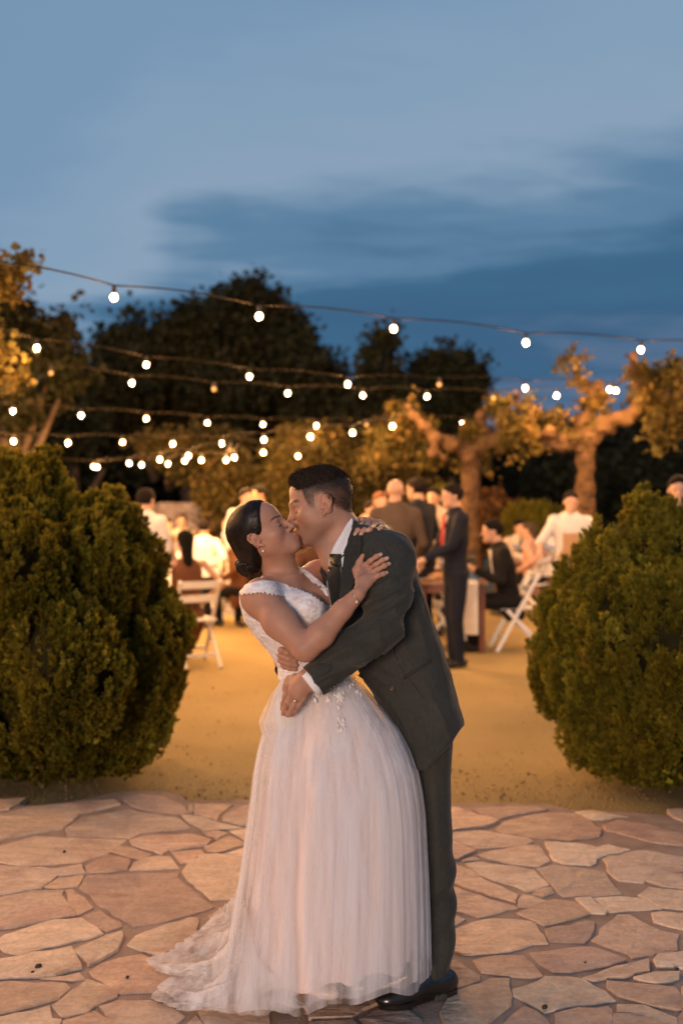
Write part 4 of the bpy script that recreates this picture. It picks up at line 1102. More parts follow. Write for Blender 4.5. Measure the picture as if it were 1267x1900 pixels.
# near sleeve: shoulder, elbow, cuff
SH, EL_, CU = Pt(728, 1035, -.105), Pt(704, 1166, -.205), Pt(583, 1262, -.235)
jv.ell(Pt(716, 1020, -.07), (.078, .075, .065), k=.05)
jv.chain([SH, SH + (EL_ - SH) * .5 + (.006, -.01, 0), EL_], [.076, .074, .069], k=.022)
jv.chain([EL_, EL_ + (CU - EL_) * .5 + (0, 0, .004), CU], [.069, .063, .056], k=.012)
cd = (CU - EL_) / np.linalg.norm(CU - EL_)
# far shoulder and sleeve: round her back
SHF = Pt(640, 1040, .19); ELF = Pt(600, 1150, .24); CUF = Pt(545, 1232, .10)
jv.ell(Pt(650, 1030, .16), (.08, .08, .07), k=.05)
jv.chain([SHF, ELF, CUF], [.072, .064, .052], k=.02)
cf = (CUF - ELF) / np.linalg.norm(CUF - ELF)
def cut_end(vol, pt, d, r):
    """square off a sleeve end"""
    vol.put(lambda X, Y, Z: np.maximum(np.sqrt((X - pt[0] - d[0] * r) ** 2 + (Y - pt[1] - d[1] * r) ** 2 + (Z - pt[2] - d[2] * r) ** 2) - r * 1.25, -((X - pt[0]) * d[0] + (Y - pt[1]) * d[1] + (Z - pt[2]) * d[2])), pt - .16, pt + .16, 0, 's')
cut_end(jv, CU + cd * .006, cd, .085); cut_end(jv, CUF + cf * .004, cf, .075)
# hollow cuffs
jv.cap(CU - cd * .03, CU + cd * .05, .047, .049, op='s'); jv.cap(CUF - cf * .02, CUF + cf * .05, .043, .044, op='s')
# neck opening
jv.cap(Pt(632, 985, .05), Pt(600, 930, .02), .058, .075, k=.01, op='s')
JV, JF = jv.mesh(smooth=1)
def wrinkle(V, F):
    """folds: creases that run across the sleeve at the elbow and the armpit, long drags down the back"""
    N = vnormals(V, F); d = np.zeros(len(V))
    x = (V[:, 0] / S0 + 633.5); z = HZ - (V[:, 2] - EYE) / S0; near = V[:, 1] < Y0 + .02
    def folds(cx, cy, rx, ry, ang, period, amp, seed, curve=0.0):
        c, s = math.cos(ang), math.sin(ang)
        u = (x - cx) * c + (z - cy) * s; w = -(x - cx) * s + (z - cy) * c
        m = np.exp(-(u / rx) ** 2 - (w / ry) ** 2)
        ph = w / period * 6.283 + 1.6 * wob(V, seed, 5) + curve * (u / rx) ** 2
        f = 1 - 2 * np.abs(np.sin(ph * .5)) ** .55
        return amp * m * f * (0.6 + .4 * wob(V, seed + 50, 8))
    d += near * folds(690, 1150, 60, 62, -.55, 26, .0062, 1, .8)      # elbow bend
    d += near * folds(705, 1095, 55, 40, -.45, 21, .0048, 2, .5)
    d += near * folds(640, 1215, 70, 34, -.35, 30, .0042, 3, -.6)     # forearm
    d += near * folds(690, 1030, 40, 45, -1.0, 24, .0045, 4)          # shoulder
    d += folds(770, 1150, 50, 110, 1.35, 34, .0040, 5)                # back drag
    d += folds(760, 1330, 60, 90, 1.15, 44, .0032, 6)
    d += folds(700, 1230, 40, 40, .5, 24, .004, 7)
    d += .0022 * wob(V, 8, 16) + .0012 * wob(V, 9, 36)
    # seam between back and side panel
    return V + N * (2.1 * d)[:, None]
JV = wrinkle(JV, JF)
JACKET = obj_np('jacket', JV, JF, MAT_SUIT, GROOM)
JB = bvh_of(JV, JF)

# trousers: two legs under the jacket
tv = Vol(Pt(690, 1850, -.15) * (1, 1, 0) + (0, 0, .03), Pt(870, 1300, .36), .006)
near_leg = [(1300, 742, 842), (1400, 752, 836), (1440, 762, 834), (1500, 768, 834), (1600, 772, 840), (1650, 774, 844), (1700, 775, 845), (1760, 774, 843), (1800, 772, 840), (1822, 770, 838), (1838, 768, 836)]
tv.loft(silh(near_leg, [.11, .105, .102, .10, .092, .088, .084, .082, .084, .086, .086], [.05, .07, .075, .08, .08, .075, .06, .045, .03, .022, .02]), p=2.2)
far_leg = [(1300, 735, 820), (1500, 735, 800), (1600, 730, 790), (1700, 722, 780), (1780, 715, 772), (1800, 712, 770)]
tv.loft(silh(far_leg, [.10, .095, .088, .082, .078, .078], .22), k=.03, p=2.2)
TV, TF = tv.mesh(smooth=1)
def trouser_folds(V, F):
    N = vnormals(V, F); x = (V[:, 0] / S0 + 633.5); z = HZ - (V[:, 2] - EYE) / S0
    cr = np.exp(-((x - 806 - 4 * np.sin(z / 60.)) / 7) ** 2) * (V[:, 1] < Y0 + .0)
    d = .006 * cr
    low = np.clip((z - 1640) / 180, 0, 1)
    d += low * .010 * np.sin(z / 13 + x / 15 + 1.2 * wob(V, 3, 6)) * (.5 + .5 * wob(V, 5, 5))
    d += .008 * np.exp(-((z - 1650) / 60) ** 2) * np.sin((z + .6 * x) / 12 + wob(V, 6, 5))
    d += .004 * wob(V, 2, 7) + .0015 * wob(V, 4, 22)
    return V + N * d[:, None]
TV = trouser_folds(TV, TF)
obj_np('trousers', TV, TF, MAT_SUIT, GROOM)

# shoes
def shoe(toe, heel, dy_toe, dy_heel, z0, name='shoe'):
    a = np.array((*G(*heel, z0)[:2], z0)) ; b = np.array((*G(*toe, z0)[:2], z0))
    L = np.linalg.norm(b - a); d = (b - a) / L; n = np.array((-d[1], d[0], 0))
    R = np.stack([d, n, (0, 0, 1)], 1)
    v = Vol(np.minimum(a, b) - .09, np.maximum(a, b) + (.09, .09, .16), .004)
    P = lambda u, s, h: a + d * u * L + n * s + np.array((0, 0, h))
    v.ell(P(.14, 0, .038), (.050, .036, .040), R); v.ell(P(.40, 0, .040), (.085, .037, .044), R, .03)
    v.ell(P(.70, -.004, .032), (.085, .045, .034), R, .03); v.ell(P(.86, -.002, .027), (.052, .040, .027), R, .02)
    v.ell(P(.48, 0, .052), (.06, .028, .026), R, .02)
    v.plane(a + (0, 0, .018), (0, 0, -1))
    V, f = v.mesh(smooth=1)
    o = obj_np(name, V, f, MAT_SHOE, GROOM)
    # welted sole and heel block
    pr = []
    for u in np.linspace(-.03, 1.02, 22):
        w = np.interp(u, [-.03, .02, .14, .35, .55, .74, .88, .97, 1.02], [.008, .028, .037, .032, .036, .046, .040, .025, .008]); pr.append((u, w))
    top = [P(u, w, .0) for u, w in pr] + [P(u, -w, 0) for u, w in pr[::-1]]
    T = np.array(top); m = len(T)
    hb = np.where(((T - a) @ d / L < .3), 0.0, 0.004)
    V2 = np.concatenate([T + np.stack([0 * hb, 0 * hb, hb], 1), T + (0, 0, .020)])
    i = np.arange(m); j = (i + 1) % m
    q = np.stack([i, j, j + m, i + m], 1)
    capq = np.array([(k, k + 1, m - 2 - k, m - 1 - k) for k in range(m // 2 - 1)])
    obj_np('sole', V2, [q, capq[:, ::-1], capq + m], MAT_SHOE, o, smooth=False)
shoe((706, 1872), (842, 1838), 0, 0, STONE_Z)
shoe((640, 1838), (755, 1812), 0, 0, STONE_Z)

# ---------------------------------------------------------------- groom: head, neck, hands (and the body inside the suit)
HM = HeadFrame(Pt(597, 937, .035), (-.978, -.10, -.20), (-.20, .05, .98), 1.03)
mv = Vol(Pt(500, 1345, -.37), Pt(800, 850, .31), .0030)
head_sdf(mv, HM, True, pucker=.004)
mv.cap(HM.p(0, -.030, -.03), Pt(640, 1010, .05), .060, .068, k=.03)
mv.cap(HM.p(.035, -.005, -.075), Pt(612, 1045, .0), .026, .026, k=.03)
mv.cap(HM.p(0, .035, -.085), Pt(618, 1030, .02), .032, .035, k=.03)
mv.ell(HM.p(0, .088, -.062), (.004,) * 3, k=.01)
mv.cap(Pt(640, 1005, .05), Pt(660, 1060, .06), .068, .10, k=.04)
# ---------------------------------------------------------------- bride: head, neck, shoulders, arms and hands in one body
HWm = HeadFrame(Pt(486, 991, -.035), (.83, -.22, .53), (-.53, -.05, .85), .89)
bv = Vol(Pt(425, 1290, -.36), Pt(735, 925, .34), .0028)
head_sdf(bv, HWm, False, pucker=.008)
# neck, thrown back
bv.cap(HWm.p(0, -.008, -.055), Pt(525, 1078, .0), .044, .048, k=.03)
bv.cap(HWm.p(-.030, -.03, -.05), Pt(545, 1090, -.05), .018, .016, k=.03)
bv.cap(HWm.p(0, .03, -.08), Pt(536, 1070, .0), .030, .036, k=.03)
# trunk: shoulders turned to the right and towards the viewer
axv = np.array((.63, .78, 0)); nv = np.array((.78, -.63, 0)); yaw = math.atan2(.78, .63)
def trunk_rows(grow=0.0):
    out = []
    for (px, py, a, b) in [(527, 1066, .06, .055), (524, 1078, .12, .066), (526, 1092, .168, .080), (531, 1115, .172, .096), (537, 1145, .160, .108), (548, 1175, .142, .100), (562, 1205, .118, .088), (572, 1235, .102, .080), (576, 1262, .108, .086), (578, 1290, .12, .10)]:
        p = Pt(px, py, -.02); out.append((p[2], p[0], p[1], a + grow, b + grow))
    return out
bv.loft(trunk_rows(), k=.03, p=2.2, rot=yaw)
for px, py, dy in ((566, 1132, -.12), (590, 1118, .0)): bv.ell(Pt(px, py, dy), (.062, .06, .058), k=.04)   # bust
trunk = bv.D.copy()
_t = Vol(Pt(425, 1290, -.36), Pt(735, 925, .34), .0028); _t.D = trunk
TKB = bvh_of(*_t.mesh(iso=.0045))
# near arm
SA, EA, WA = Pt(487, 1110, -.165), Pt(566, 1203, -.285), Pt(664, 1103, -.262)
bv.ell(Pt(484, 1104, -.15), (.052, .056, .054), k=.04)
bv.chain([SA, SA + (EA - SA) * .45 + (-.004, -.006, -.004), EA], [.048, .0465, .038], k=.03)
bv.chain([EA, EA + (WA - EA) * .3 + (.0, -.004, -.006), EA + (WA - EA) * .7, WA], [.039, .040, .029, .0215], k=.012)
# near hand on his sleeve: the joints lie on the cloth
def onj(px, py, off): return cast(JB, px, py, off)
fing = [[onj(675, 1051, .018), onj(687, 1041, .016), onj(698, 1033, .012), onj(706.5, 1029, .008)],
        [onj(683, 1058, .018), onj(697, 1048, .017), onj(709, 1040, .013), onj(718, 1036, .008)],
        [onj(688, 1065, .017), onj(701, 1057, .016), onj(713, 1050, .012), onj(721.5, 1046, .008)],
        [onj(692, 1073, .015), onj(702, 1068, .013), onj(711, 1065, .011), onj(717.5, 1062.5, .007)]]
th = [onj(664, 1078, .03), onj(661, 1058, .020), onj(667, 1043, .014), onj(673, 1031, .009)]
WA2 = Pt(664, 1103, -.262)
hand_sdf(bv, WA2, (np.array(fing[1][0]) + fing[2][0] + WA2 * 1.6) / 3.6, fing, th, kn_r=.0090, wr=.0225)
# far arm over his shoulder, hand curling over the collar
SF_, EF_, WF_ = Pt(590, 1068, .11), Pt(672, 1040, .32), Pt(716, 985, .20)
bv.chain([Pt(568, 1082, .06), SF_], [.055, .050], k=.03)
bv.chain([SF_, EF_], [.047, .038], k=.02); bv.chain([EF_, WF_], [.038, .023], k=.01)
ff = [[Pt(676, 966, .055), Pt(671, 975, .0), onj(664, 984, .010), onj(658.8, 991.5, .007)],
      [Pt(687, 966, .055), Pt(682, 975, .0), onj(675, 984, .010), onj(669.5, 991.5, .007)],
      [Pt(698, 970, .055), Pt(693, 976, .005), onj(687, 982, .009), onj(682, 984.5, .007)],
      [Pt(708, 978, .06), Pt(707, 977, .03), onj(705, 980, .008), onj(703, 982, .006)]]
ft = [Pt(690, 980, .12), Pt(672, 966, .09), Pt(664, 965, .07), Pt(660, 967, .05)]
hand_sdf(bv, WF_, (np.array(ff[1][0]) + WF_) / 2, ff, ft, kn_r=.0088, wr=.022)
BV, BF = bv.mesh(smooth=1)
SKW = (.435, .22, .142)
wc, wP, wblend, sm = face_cols(BV, HWm, SKW, False)
wblend(.0 * wP[:, 0], SKW)
# painted nails: pale tips
for f in fing + ff:
    dd = np.linalg.norm(BV - np.asarray(f[-1]) + np.array((0, .004, 0)), axis=1)
    wblend(.6 * np.exp(-(dd / .0065) ** 4), (.62, .45, .40))
BODYW = obj_np('body', BV, BF, MAT_SKIN, BRIDE, cols=wc)
BB = bvh_of(BV, BF)

# groom's hands, modelled against her dress (his left, near; his right, coming round from behind)
def d_(px, py, dy): return Pt(px, py, dy)
hf = [[d_(537, 1271, -.212), d_(530, 1290, -.205), d_(526, 1306, -.190), d_(524, 1317, -.176)],
      [d_(543, 1283, -.232), d_(534, 1303, -.228), d_(528, 1318, -.212), d_(525.5, 1328, -.200)],
      [d_(552, 1290, -.240), d_(543, 1311, -.238), d_(535.5, 1326, -.224), d_(531, 1335, -.212)],
      [d_(562, 1293, -.236), d_(554, 1308, -.234), d_(547, 1319, -.224), d_(542, 1327, -.216)]]
ht = [d_(548, 1258, -.215), d_(536, 1262, -.200), d_(531, 1275, -.185), d_(529, 1284, -.175)]
hand_sdf(mv, d_(568, 1259, -.236), d_(556, 1274, -.230), hf, ht, kn_r=.0098, wr=.027)
mv.cap(d_(568, 1259, -.236), CU - cd * .03, .029, .034, k=.01)
# far hand: fingers lap the near side of her back
def tk(px, py, off): return cast(TKB, px, py, off, Y0 - .05)
h2 = [[d_(514, 1202, -.045), tk(522, 1206, .012), tk(533, 1211, .012), tk(543, 1215, .009)],
      [d_(512, 1211, -.045), tk(522, 1217, .013), tk(535, 1222, .013), tk(547, 1226, .009)],
      [d_(514, 1221, -.045), tk(524, 1227, .013), tk(537, 1231, .013), tk(549, 1234, .009)],
      [d_(518, 1231, -.045), tk(528, 1236, .012), tk(538, 1239, .011), tk(548, 1242, .008)]]
hand_sdf(mv, d_(532, 1234, .03), d_(520, 1218, -.01), h2, None, kn_r=.0108, wr=.028)
mv.cap(d_(532, 1234, .03), CUF - cf * .03, .028, .034, k=.01)
# trunk and arms inside the suit carry the head and the hands
mv.loft(silh([(1030, 645, 690), (1050, 645, 735), (1100, 655, 755), (1200, 682, 785), (1300, 712, 812)], [.07, .10, .11, .10, .09], .055), k=.03)
mv.chain([Pt(700, 1050, .02), SH, EL_, CU], [.06, .05, .045, .032], k=.02); mv.chain([Pt(660, 1050, .1), SHF, ELF, CUF], [.06, .05, .045, .032], k=.02)
MVv, MVf = mv.mesh(smooth=1)
SKM = (.43, .225, .15)
mc, mP, mblend, sm = face_cols(MVv, HM, SKM, True)
x, y, z = mP.T; ax = np.abs(x)
# shaven beard and cropped sides (their real colours)
beard = sm(-z, .040, .070) * (1 - sm(-z, .125, .150)) * sm(y, -.01, .02) * (1 - np.exp(-((x / .024) ** 4 + ((z + .0735) / .014) ** 4)))
beard = np.maximum(beard, .7 * sm(-z, .0, .04) * np.exp(-((y - .012) / .018) ** 2) * (ax > .05))
mblend(.42 * np.clip(beard + .12 * wob(MVv, 77, 60), 0, 1) * (y > -.03), (.15, .095, .07))
mblend(.30 * np.exp(-((x / .022) ** 2 + ((z + .058) / .006) ** 2)) * sm(y, .08, .09), (.15, .095, .07))
lowb = np.interp(y, [-.11, -.07, -.035, -.012, .0, .022, .030, .046, .056, .07], [-.050, -.042, -.022, .022, .030, .026, -.012, -.004, .030, .075])
crop = sm(z, lowb - .008, lowb + .020) * (1 - sm(y, .050 + .25 * np.clip(z - .05, 0, .04), .060 + .25 * np.clip(z - .05, 0, .04)))
fade = .80 + .20 * sm(z, .020, .062) + .25 * sm(-y, .05, .10)
side = crop * np.clip(fade, 0, .97)
mblend(np.clip(side * (.93 + .10 * wob(MVv, 31, 70)), 0, .97), (.026, .016, .011))
for f in hf + h2:
    for q in f[:3]:
        dd = np.linalg.norm(MVv - np.asarray(q), axis=1); mc *= (1 - .14 * np.exp(-(dd / .008) ** 2)[:, None] * np.array((.3, 1, 1)))
mblend(crop * sm(z, .022, .066) * .85, (.020, .013, .009))
obj_np('body', MVv, MVf, MAT_SKIN, GROOM, cols=mc)
MB_ = bvh_of(MVv, MVf)
# hair on top: a thick short crop with its own ragged surface
hv = Vol(HM.o - .16, HM.o + .16, .003)
hv.ell(HM.p(0, -.011, .040), np.array((.0765, .0965, .088)) * 1.01, HM.R); hv.ell(HM.p(0, .036, .056), np.array((.066, .060, .055)) * 1.0, HM.R, .03)
hv.ell(HM.p(0, .050, .085), np.array((.052, .045, .030)) * .97, HM.R, .02)
# keep above the crop line and behind the hairline
hv.plane(HM.p(0, .02, .052), -HM.R[:, 2] + HM.R[:, 1] * -.10, .012)
hv.plane(HM.p(0, .079, .07), HM.R[:, 1] - .25 * HM.R[:, 2], .014)
HV, HF = hv.mesh(smooth=1)
hn = vnormals(HV, HF); HV = HV + hn * (.0009 * wob(HV, 3, 50) + .0007 * wob(HV, 5, 140))[:, None]
HAIRM = obj_np('hair', HV, HF, MAT_HAIRM, GROOM)
def bristle(V, F, n, L, lean, seed, mat, parent, w=.0011):
    """short stiff hairs standing on a surface"""
    rg = np.random.default_rng(seed); N = vnormals(V, F)
    k = rg.integers(len(V), size=n); p = V[k] + rg.normal(0, .0015, (n, 3)); d = N[k] + np.array(lean) + rg.normal(0, .35, (n, 3)); d /= np.linalg.norm(d, axis=1)[:, None]
    s = np.cross(d, rg.normal(size=(n, 3))); s /= np.linalg.norm(s, axis=1)[:, None]
    l = L * rg.uniform(.5, 1.2, n)[:, None]
    V3 = np.stack([p - s * w, p + s * w, p + d * l], 1).reshape(-1, 3)
    o = obj_np('bristles', V3, np.arange(3 * n).reshape(-1, 3), mat, parent); o['kind'] = 'stuff'
bristle(HV, HF, 12000, .0055, HM.R[:, 1] * .9, 4, MAT_HAIRM, HAIRM)
sel = (side > .35)
sv_, sf_ = keep_faces(MVv, MVf, sel)
bristle(sv_, sf_, 14000, .0045, -.4 * HM.R[:, 2], 6, MAT_HAIRM, HAIRM, w=.0006)

# ---------------------------------------------------------------- flat pieces laid on a surface (lapels, collar, lace)
def patch(name, outline, depth, off, thick, mat, parent, step=7.0, smooth=3, sub=1):
    """a piece of cloth with outline in pixels, laid on what depth(px, py) meets, with its own thickness"""
    P = [np.array(p, float) for p in outline]; B = []
    for i in range(len(P)):
        a, b = P[i], P[(i + 1) % len(P)]; m = max(1, int(np.linalg.norm(b - a) / step))
        B += [a + (b - a) * j / m for j in range(m)]
    B = np.array(B); nb = len(B)
    lo, hi = B.min(0), B.max(0); I = []
    for gx in np.arange(lo[0] + step / 2, hi[0], step):
        for gy in np.arange(lo[1] + step / 2, hi[1], step):
            ins = False
            for i in range(nb):
                (x1, y1), (x2, y2) = B[i], B[(i + 1) % nb]
                if (y1 > gy) != (y2 > gy) and gx < (x2 - x1) * (gy - y1) / (y2 - y1) + x1: ins = not ins
            if ins and np.linalg.norm(B - (gx, gy), axis=1).min() > step * .45: I.append((gx, gy))
    pts = [Vector(p) for p in list(B) + I]
    vs, es, fs, *_ = delaunay_2d_cdt(pts, [], [list(range(nb))], 1, 1e-6)
    tri = []
    for f in fs:
        for k in range(1, len(f) - 1): tri.append((f[0], f[k], f[k + 1]))
    tri = np.array(tri); pp = np.array([(v.x, v.y) for v in vs])
    dep = np.array([depth(px, py)[1] for px, py in pp])
    for _ in range(smooth):       # cloth spans small creases
        acc = np.zeros(len(dep)); cnt = np.zeros(len(dep))
        for a, b in ((0, 1), (1, 2), (2, 0)):
            for s, t in ((tri[:, a], tri[:, b]), (tri[:, b], tri[:, a])):
                acc += np.bincount(s, dep[t], len(dep)); cnt += np.bincount(s, minlength=len(dep))
        dep = .5 * dep + .5 * acc / np.maximum(cnt, 1)
    top = np.array([W(px, py, d - off) for (px, py), d in zip(pp, dep)])
    bot = np.array([W(px, py, d - off + thick) for (px, py), d in zip(pp, dep)])
    n = len(top)
    e = {}
    for t in tri:
        for a, b in ((t[0], t[1]), (t[1], t[2]), (t[2], t[0])):
            if (b, a) in e: e.pop((b, a))
            else: e[(a, b)] = 1
    nrm = np.cross(top[tri[0, 1]] - top[tri[0, 0]], top[tri[0, 2]] - top[tri[0, 0]])
    if nrm[1] > 0: tri = tri[:, ::-1]; edges = [(b, a) for a, b in e]
    else: edges = list(e)
    q = np.array([(a, a + n, b + n, b) for a, b in edges])
    return obj_np(name, np.concatenate([top, bot]), [np.concatenate([tri, tri[:, ::-1] + n]), q], mat, parent)
dj = lambda px, py: cast(JB, px, py, 0, Y0)
def plane_depth(a, b, c):
    """depth from a plane through three (px, py, dy)"""
    A = np.array([(p[0], p[1], 1) for p in (a, b, c)], float); k = np.linalg.solve(A, np.array([p[2] for p in (a, b, c)], float))
    return lambda px, py: np.array((0, Y0 + k[0] * px + k[1] * py + k[2], 0))
def over(f, lift=0.0): return lambda px, py: np.array((0, min(f(px, py)[1], dj(px, py)[1] - lift), 0))
dfront = over(plane_depth((640, 1030, -.075), (600, 1050, .02), (640, 1160, -.125)), .003)
patch('shirt_front', [(612, 1030), (640, 1026), (652, 1060), (640, 1130), (628, 1160), (615, 1130), (606, 1080)], dfront, 0, .006, MAT_SHIRT, GROOM)
patch('tie', [(616, 1029), (632, 1029), (633, 1044), (637, 1075), (633, 1130), (626, 1150), (614, 1120), (606, 1075), (609, 1050)], dfront, .008, .006, MAT_TIE, GROOM)
patch('tie_knot', [(611, 1028), (633, 1028), (631, 1048), (623, 1052), (613, 1047)], dfront, .015, .012, MAT_TIE, GROOM)
dcol = over(plane_depth((655, 963, -.02), (612, 1028, -.035), (640, 1028, -.075)), .003)
patch('shirt_collar', [(652.5, 961), (655, 966), (653, 982), (647, 1000), (641, 1016), (637, 1029), (613, 1027.5), (622, 1008), (633, 990), (644, 971)], dcol, .006, .006, MAT_SHIRT, GROOM, step=5)
patch('lapel', [(655, 964), (663, 968), (670, 985), (672, 1010), (667, 1040), (660, 1070), (652, 1100), (640, 1135), (628, 1165), (626, 1150), (630, 1110), (633, 1070), (638, 1032), (645, 1008), (653, 984)], dcol, .012, .009, MAT_LAPEL, GROOM, step=6)
dfl = over(plane_depth((600, 1040, .05), (590, 1080, .06), (612, 1100, .0)), .004)
patch('lapel', [(612, 1022), (606, 1032), (596, 1050), (590, 1075), (592, 1095), (602, 1112), (612, 1120), (609, 1090), (606, 1060), (612, 1035)], dfl, .0, .010, MAT_LAPEL, GROOM, step=6)
patch('pocket_flap', [(747, 1256), (799, 1222), (801, 1228), (750, 1262)], dj, .003, .004, MAT_LAPEL, GROOM, step=6)
patch('jacket_front_edge', [(668, 1248), (692, 1262), (722, 1302), (758, 1365), (784, 1436), (779, 1442), (752, 1372), (716, 1308), (688, 1270), (664, 1254)], dj, .004, .004, MAT_LAPEL, GROOM, step=7)
def seam(name, pts, mat, r=.0016, off=.0):
    P = []
    for (a, b), (c, d) in zip(pts[:-1], pts[1:]):
        for t in np.linspace(0, 1, 8)[:-1]: P.append(cast(JB, a + (c - a) * t, b + (d - b) * t, off))
    P = np.array(P)
    for _ in range(2): P[1:-1] = (P[:-2] + 2 * P[1:-1] + P[2:]) / 4
    obj_np(name, *tube_np(P, r, 5), mat, JACKET)
seam('seam', [(725, 1200), (742, 1235), (760, 1262), (790, 1300)], MAT_LAPEL)
seam('seam', [(772, 1075), (790, 1130), (808, 1190), (826, 1260), (840, 1340)], MAT_LAPEL)
seam('seam', [(706, 1000), (722, 1030), (738, 1075), (742, 1110)], MAT_LAPEL)
def button(px, py, r, name='button'):
    p = cast(JB, px, py, .002); q = cast(JB, px + 6, py, .002); s = cast(JB, px, py + 6, .002)
    n = np.cross(s - p, q - p); n = n / np.linalg.norm(n); n = n if n[1] < 0 else -n
    v, f = lathe_np([(.0001, .0035), (r * .45, .0030), (r * .6, .0042), (r * .9, .0040), (r, .0022), (r * .95, 0)], 14)
    x = np.cross(n, (0, 0, 1)); x /= np.linalg.norm(x); y = np.cross(n, x)
    obj_np(name, v @ np.stack([x, y, n]) + p, [f[0][:, ::-1]], MAT_BUTTON, JACKET)
button(727, 1277, .0095); 
for px, py in ((614, 1277), (620, 1273), (626, 1269)): button(px, py, .0065)
# shirt cuff showing at the near sleeve, white cuff and watch strap at the far wrist
def ring_band(name, c, d, r, w, mat, parent, t=.003):
    d = np.asarray(d) / np.linalg.norm(d)
    v, f = lathe_np([(r, -w / 2), (r + t, -w / 2), (r + t, w / 2), (r, w / 2), (r, -w / 2)], 20)
    x = np.cross(d, (0, 0, 1)); x /= np.linalg.norm(x); y = np.cross(d, x)
    return obj_np(name, v @ np.stack([x, y, d]) + c, f, mat, parent)
ring_band('shirt_cuff', CU + cd * .006, cd, .040, .030, MAT_SHIRT, GROOM)
wd = d_(519, 1220, -.02) - d_(532, 1234, .03)
ring_band('shirt_cuff', d_(535, 1238, .02), d_(517, 1214, -.02) - d_(545, 1252, .06), .036, .022, MAT_SHIRT, GROOM)
ring_band('wristwatch_strap', d_(529, 1240, -.005), (-.4, -.6, .7), .030, .02, MAT_TIE, GROOM)
# ================================================================== the dress, hair and jewels of the bride
def lace_mat():
    m, nt, b = new_mat('lace')
    N = nt.nodes.new; L = nt.links.new
    tc = N('ShaderNodeTexCoord')
    v1 = N('ShaderNodeTexVoronoi'); v1.feature = 'DISTANCE_TO_EDGE'; v1.inputs['Scale'].default_value = 80; L(tc.outputs['Object'], v1.inputs[0])
    n = N('ShaderNodeTexNoise'); n.inputs['Scale'].default_value = 38; n.inputs['Detail'].default_value = 5; n.inputs['Distortion'].default_value = 1.2; L(tc.outputs['Object'], n.inputs[0])
    wv = N('ShaderNodeTexWave'); wv.inputs['Scale'].default_value = 20; wv.inputs['Distortion'].default_value = 9; wv.inputs['Detail'].default_value = 2; wv.bands_direction = 'Z'; L(tc.outputs['Object'], wv.inputs[0])
    mr = N('ShaderNodeMapRange'); mr.inputs[1].default_value = .35; mr.inputs[2].default_value = .65; L(n.outputs[0], mr.inputs[0])
    ad = N('ShaderNodeMath'); ad.operation = 'MULTIPLY_ADD'; ad.inputs[1].default_value = .35; L(wv.outputs[0], ad.inputs[0]); L(mr.outputs[0], ad.inputs[2])
    mix = N('ShaderNodeMix'); mix.data_type = 'RGBA'; mix.inputs[6].default_value = (.66, .54, .49, 1); mix.inputs[7].default_value = (.82, .79, .79, 1)
    L(ad.outputs[0], mix.inputs[0]); L(mix.outputs[2], b.inputs['Base Color'])
    setv(b, Roughness=.6)
    bp = N('ShaderNodeBump'); bp.inputs['Strength'].default_value = .7; bp.inputs['Distance'].default_value = .0022
    L(ad.outputs[0], bp.inputs['Height']); L(bp.outputs[0], b.inputs['Normal'])
    return m
MAT_LACE = lace_mat()
MAT_LINING = noise_mat('satin_lining', (.70, .55, .49), (.76, .61, .55), scale=6, rough=.55, bump=.2, bscale=18, stretch=(3, 3, .3))
def tulle_mat(name, col, alpha, var):
    m, nt, b = new_mat(name)
    N = nt.nodes.new; L = nt.links.new; nt.nodes.remove(b)
    tc = N('ShaderNodeTexCoord'); mp = N('ShaderNodeMapping'); mp.inputs['Scale'].default_value = (1, 1, .06); L(tc.outputs['Object'], mp.inputs[0])
    n = N('ShaderNodeTexNoise'); n.inputs['Scale'].default_value = 34; n.inputs['Detail'].default_value = 6; L(mp.outputs[0], n.inputs[0])
    mr = N('ShaderNodeMapRange'); mr.inputs[1].default_value = .3; mr.inputs[2].default_value = .7
    mr.inputs[3].default_value = alpha - var; mr.inputs[4].default_value = alpha + var; L(n.outputs[0], mr.inputs[0])
    nb = N('ShaderNodeTexNoise'); nb.inputs['Scale'].default_value = 12; nb.inputs['Detail'].default_value = 2; L(mp.outputs[0], nb.inputs[0])
    mb = N('ShaderNodeMapRange'); mb.inputs[1].default_value = .35; mb.inputs[2].default_value = .65; mb.inputs[3].default_value = -.22; mb.inputs[4].default_value = .30; L(nb.outputs[0], mb.inputs[0])  # broad opacity bands imitate the light and shade of folds
    sm_ = N('ShaderNodeMath'); sm_.operation = 'ADD'; sm_.use_clamp = True; L(mr.outputs[0], sm_.inputs[0]); L(mb.outputs[0], sm_.inputs[1])
    d = N('ShaderNodeBsdfDiffuse'); d.inputs[0].default_value = (*col, 1)
    t = N('ShaderNodeBsdfTranslucent'); t.inputs[0].default_value = (*col, 1)
    s = N('ShaderNodeMixShader'); s.inputs[0].default_value = .35; L(d.outputs[0], s.inputs[1]); L(t.outputs[0], s.inputs[2])
    tr = N('ShaderNodeBsdfTransparent')
    x = N('ShaderNodeMixShader'); L(sm_.outputs[0], x.inputs[0]); L(tr.outputs[0], x.inputs[1]); L(s.outputs[0], x.inputs[2])
    L(x.outputs[0], nt.nodes['Material Output'].inputs[0])
    return m
MAT_TULLE = tulle_mat('tulle', (.86, .85, .87), .30, .20)
MAT_TULLE2 = tulle_mat('tulle_gathered', (.86, .84, .84), .50, .22)

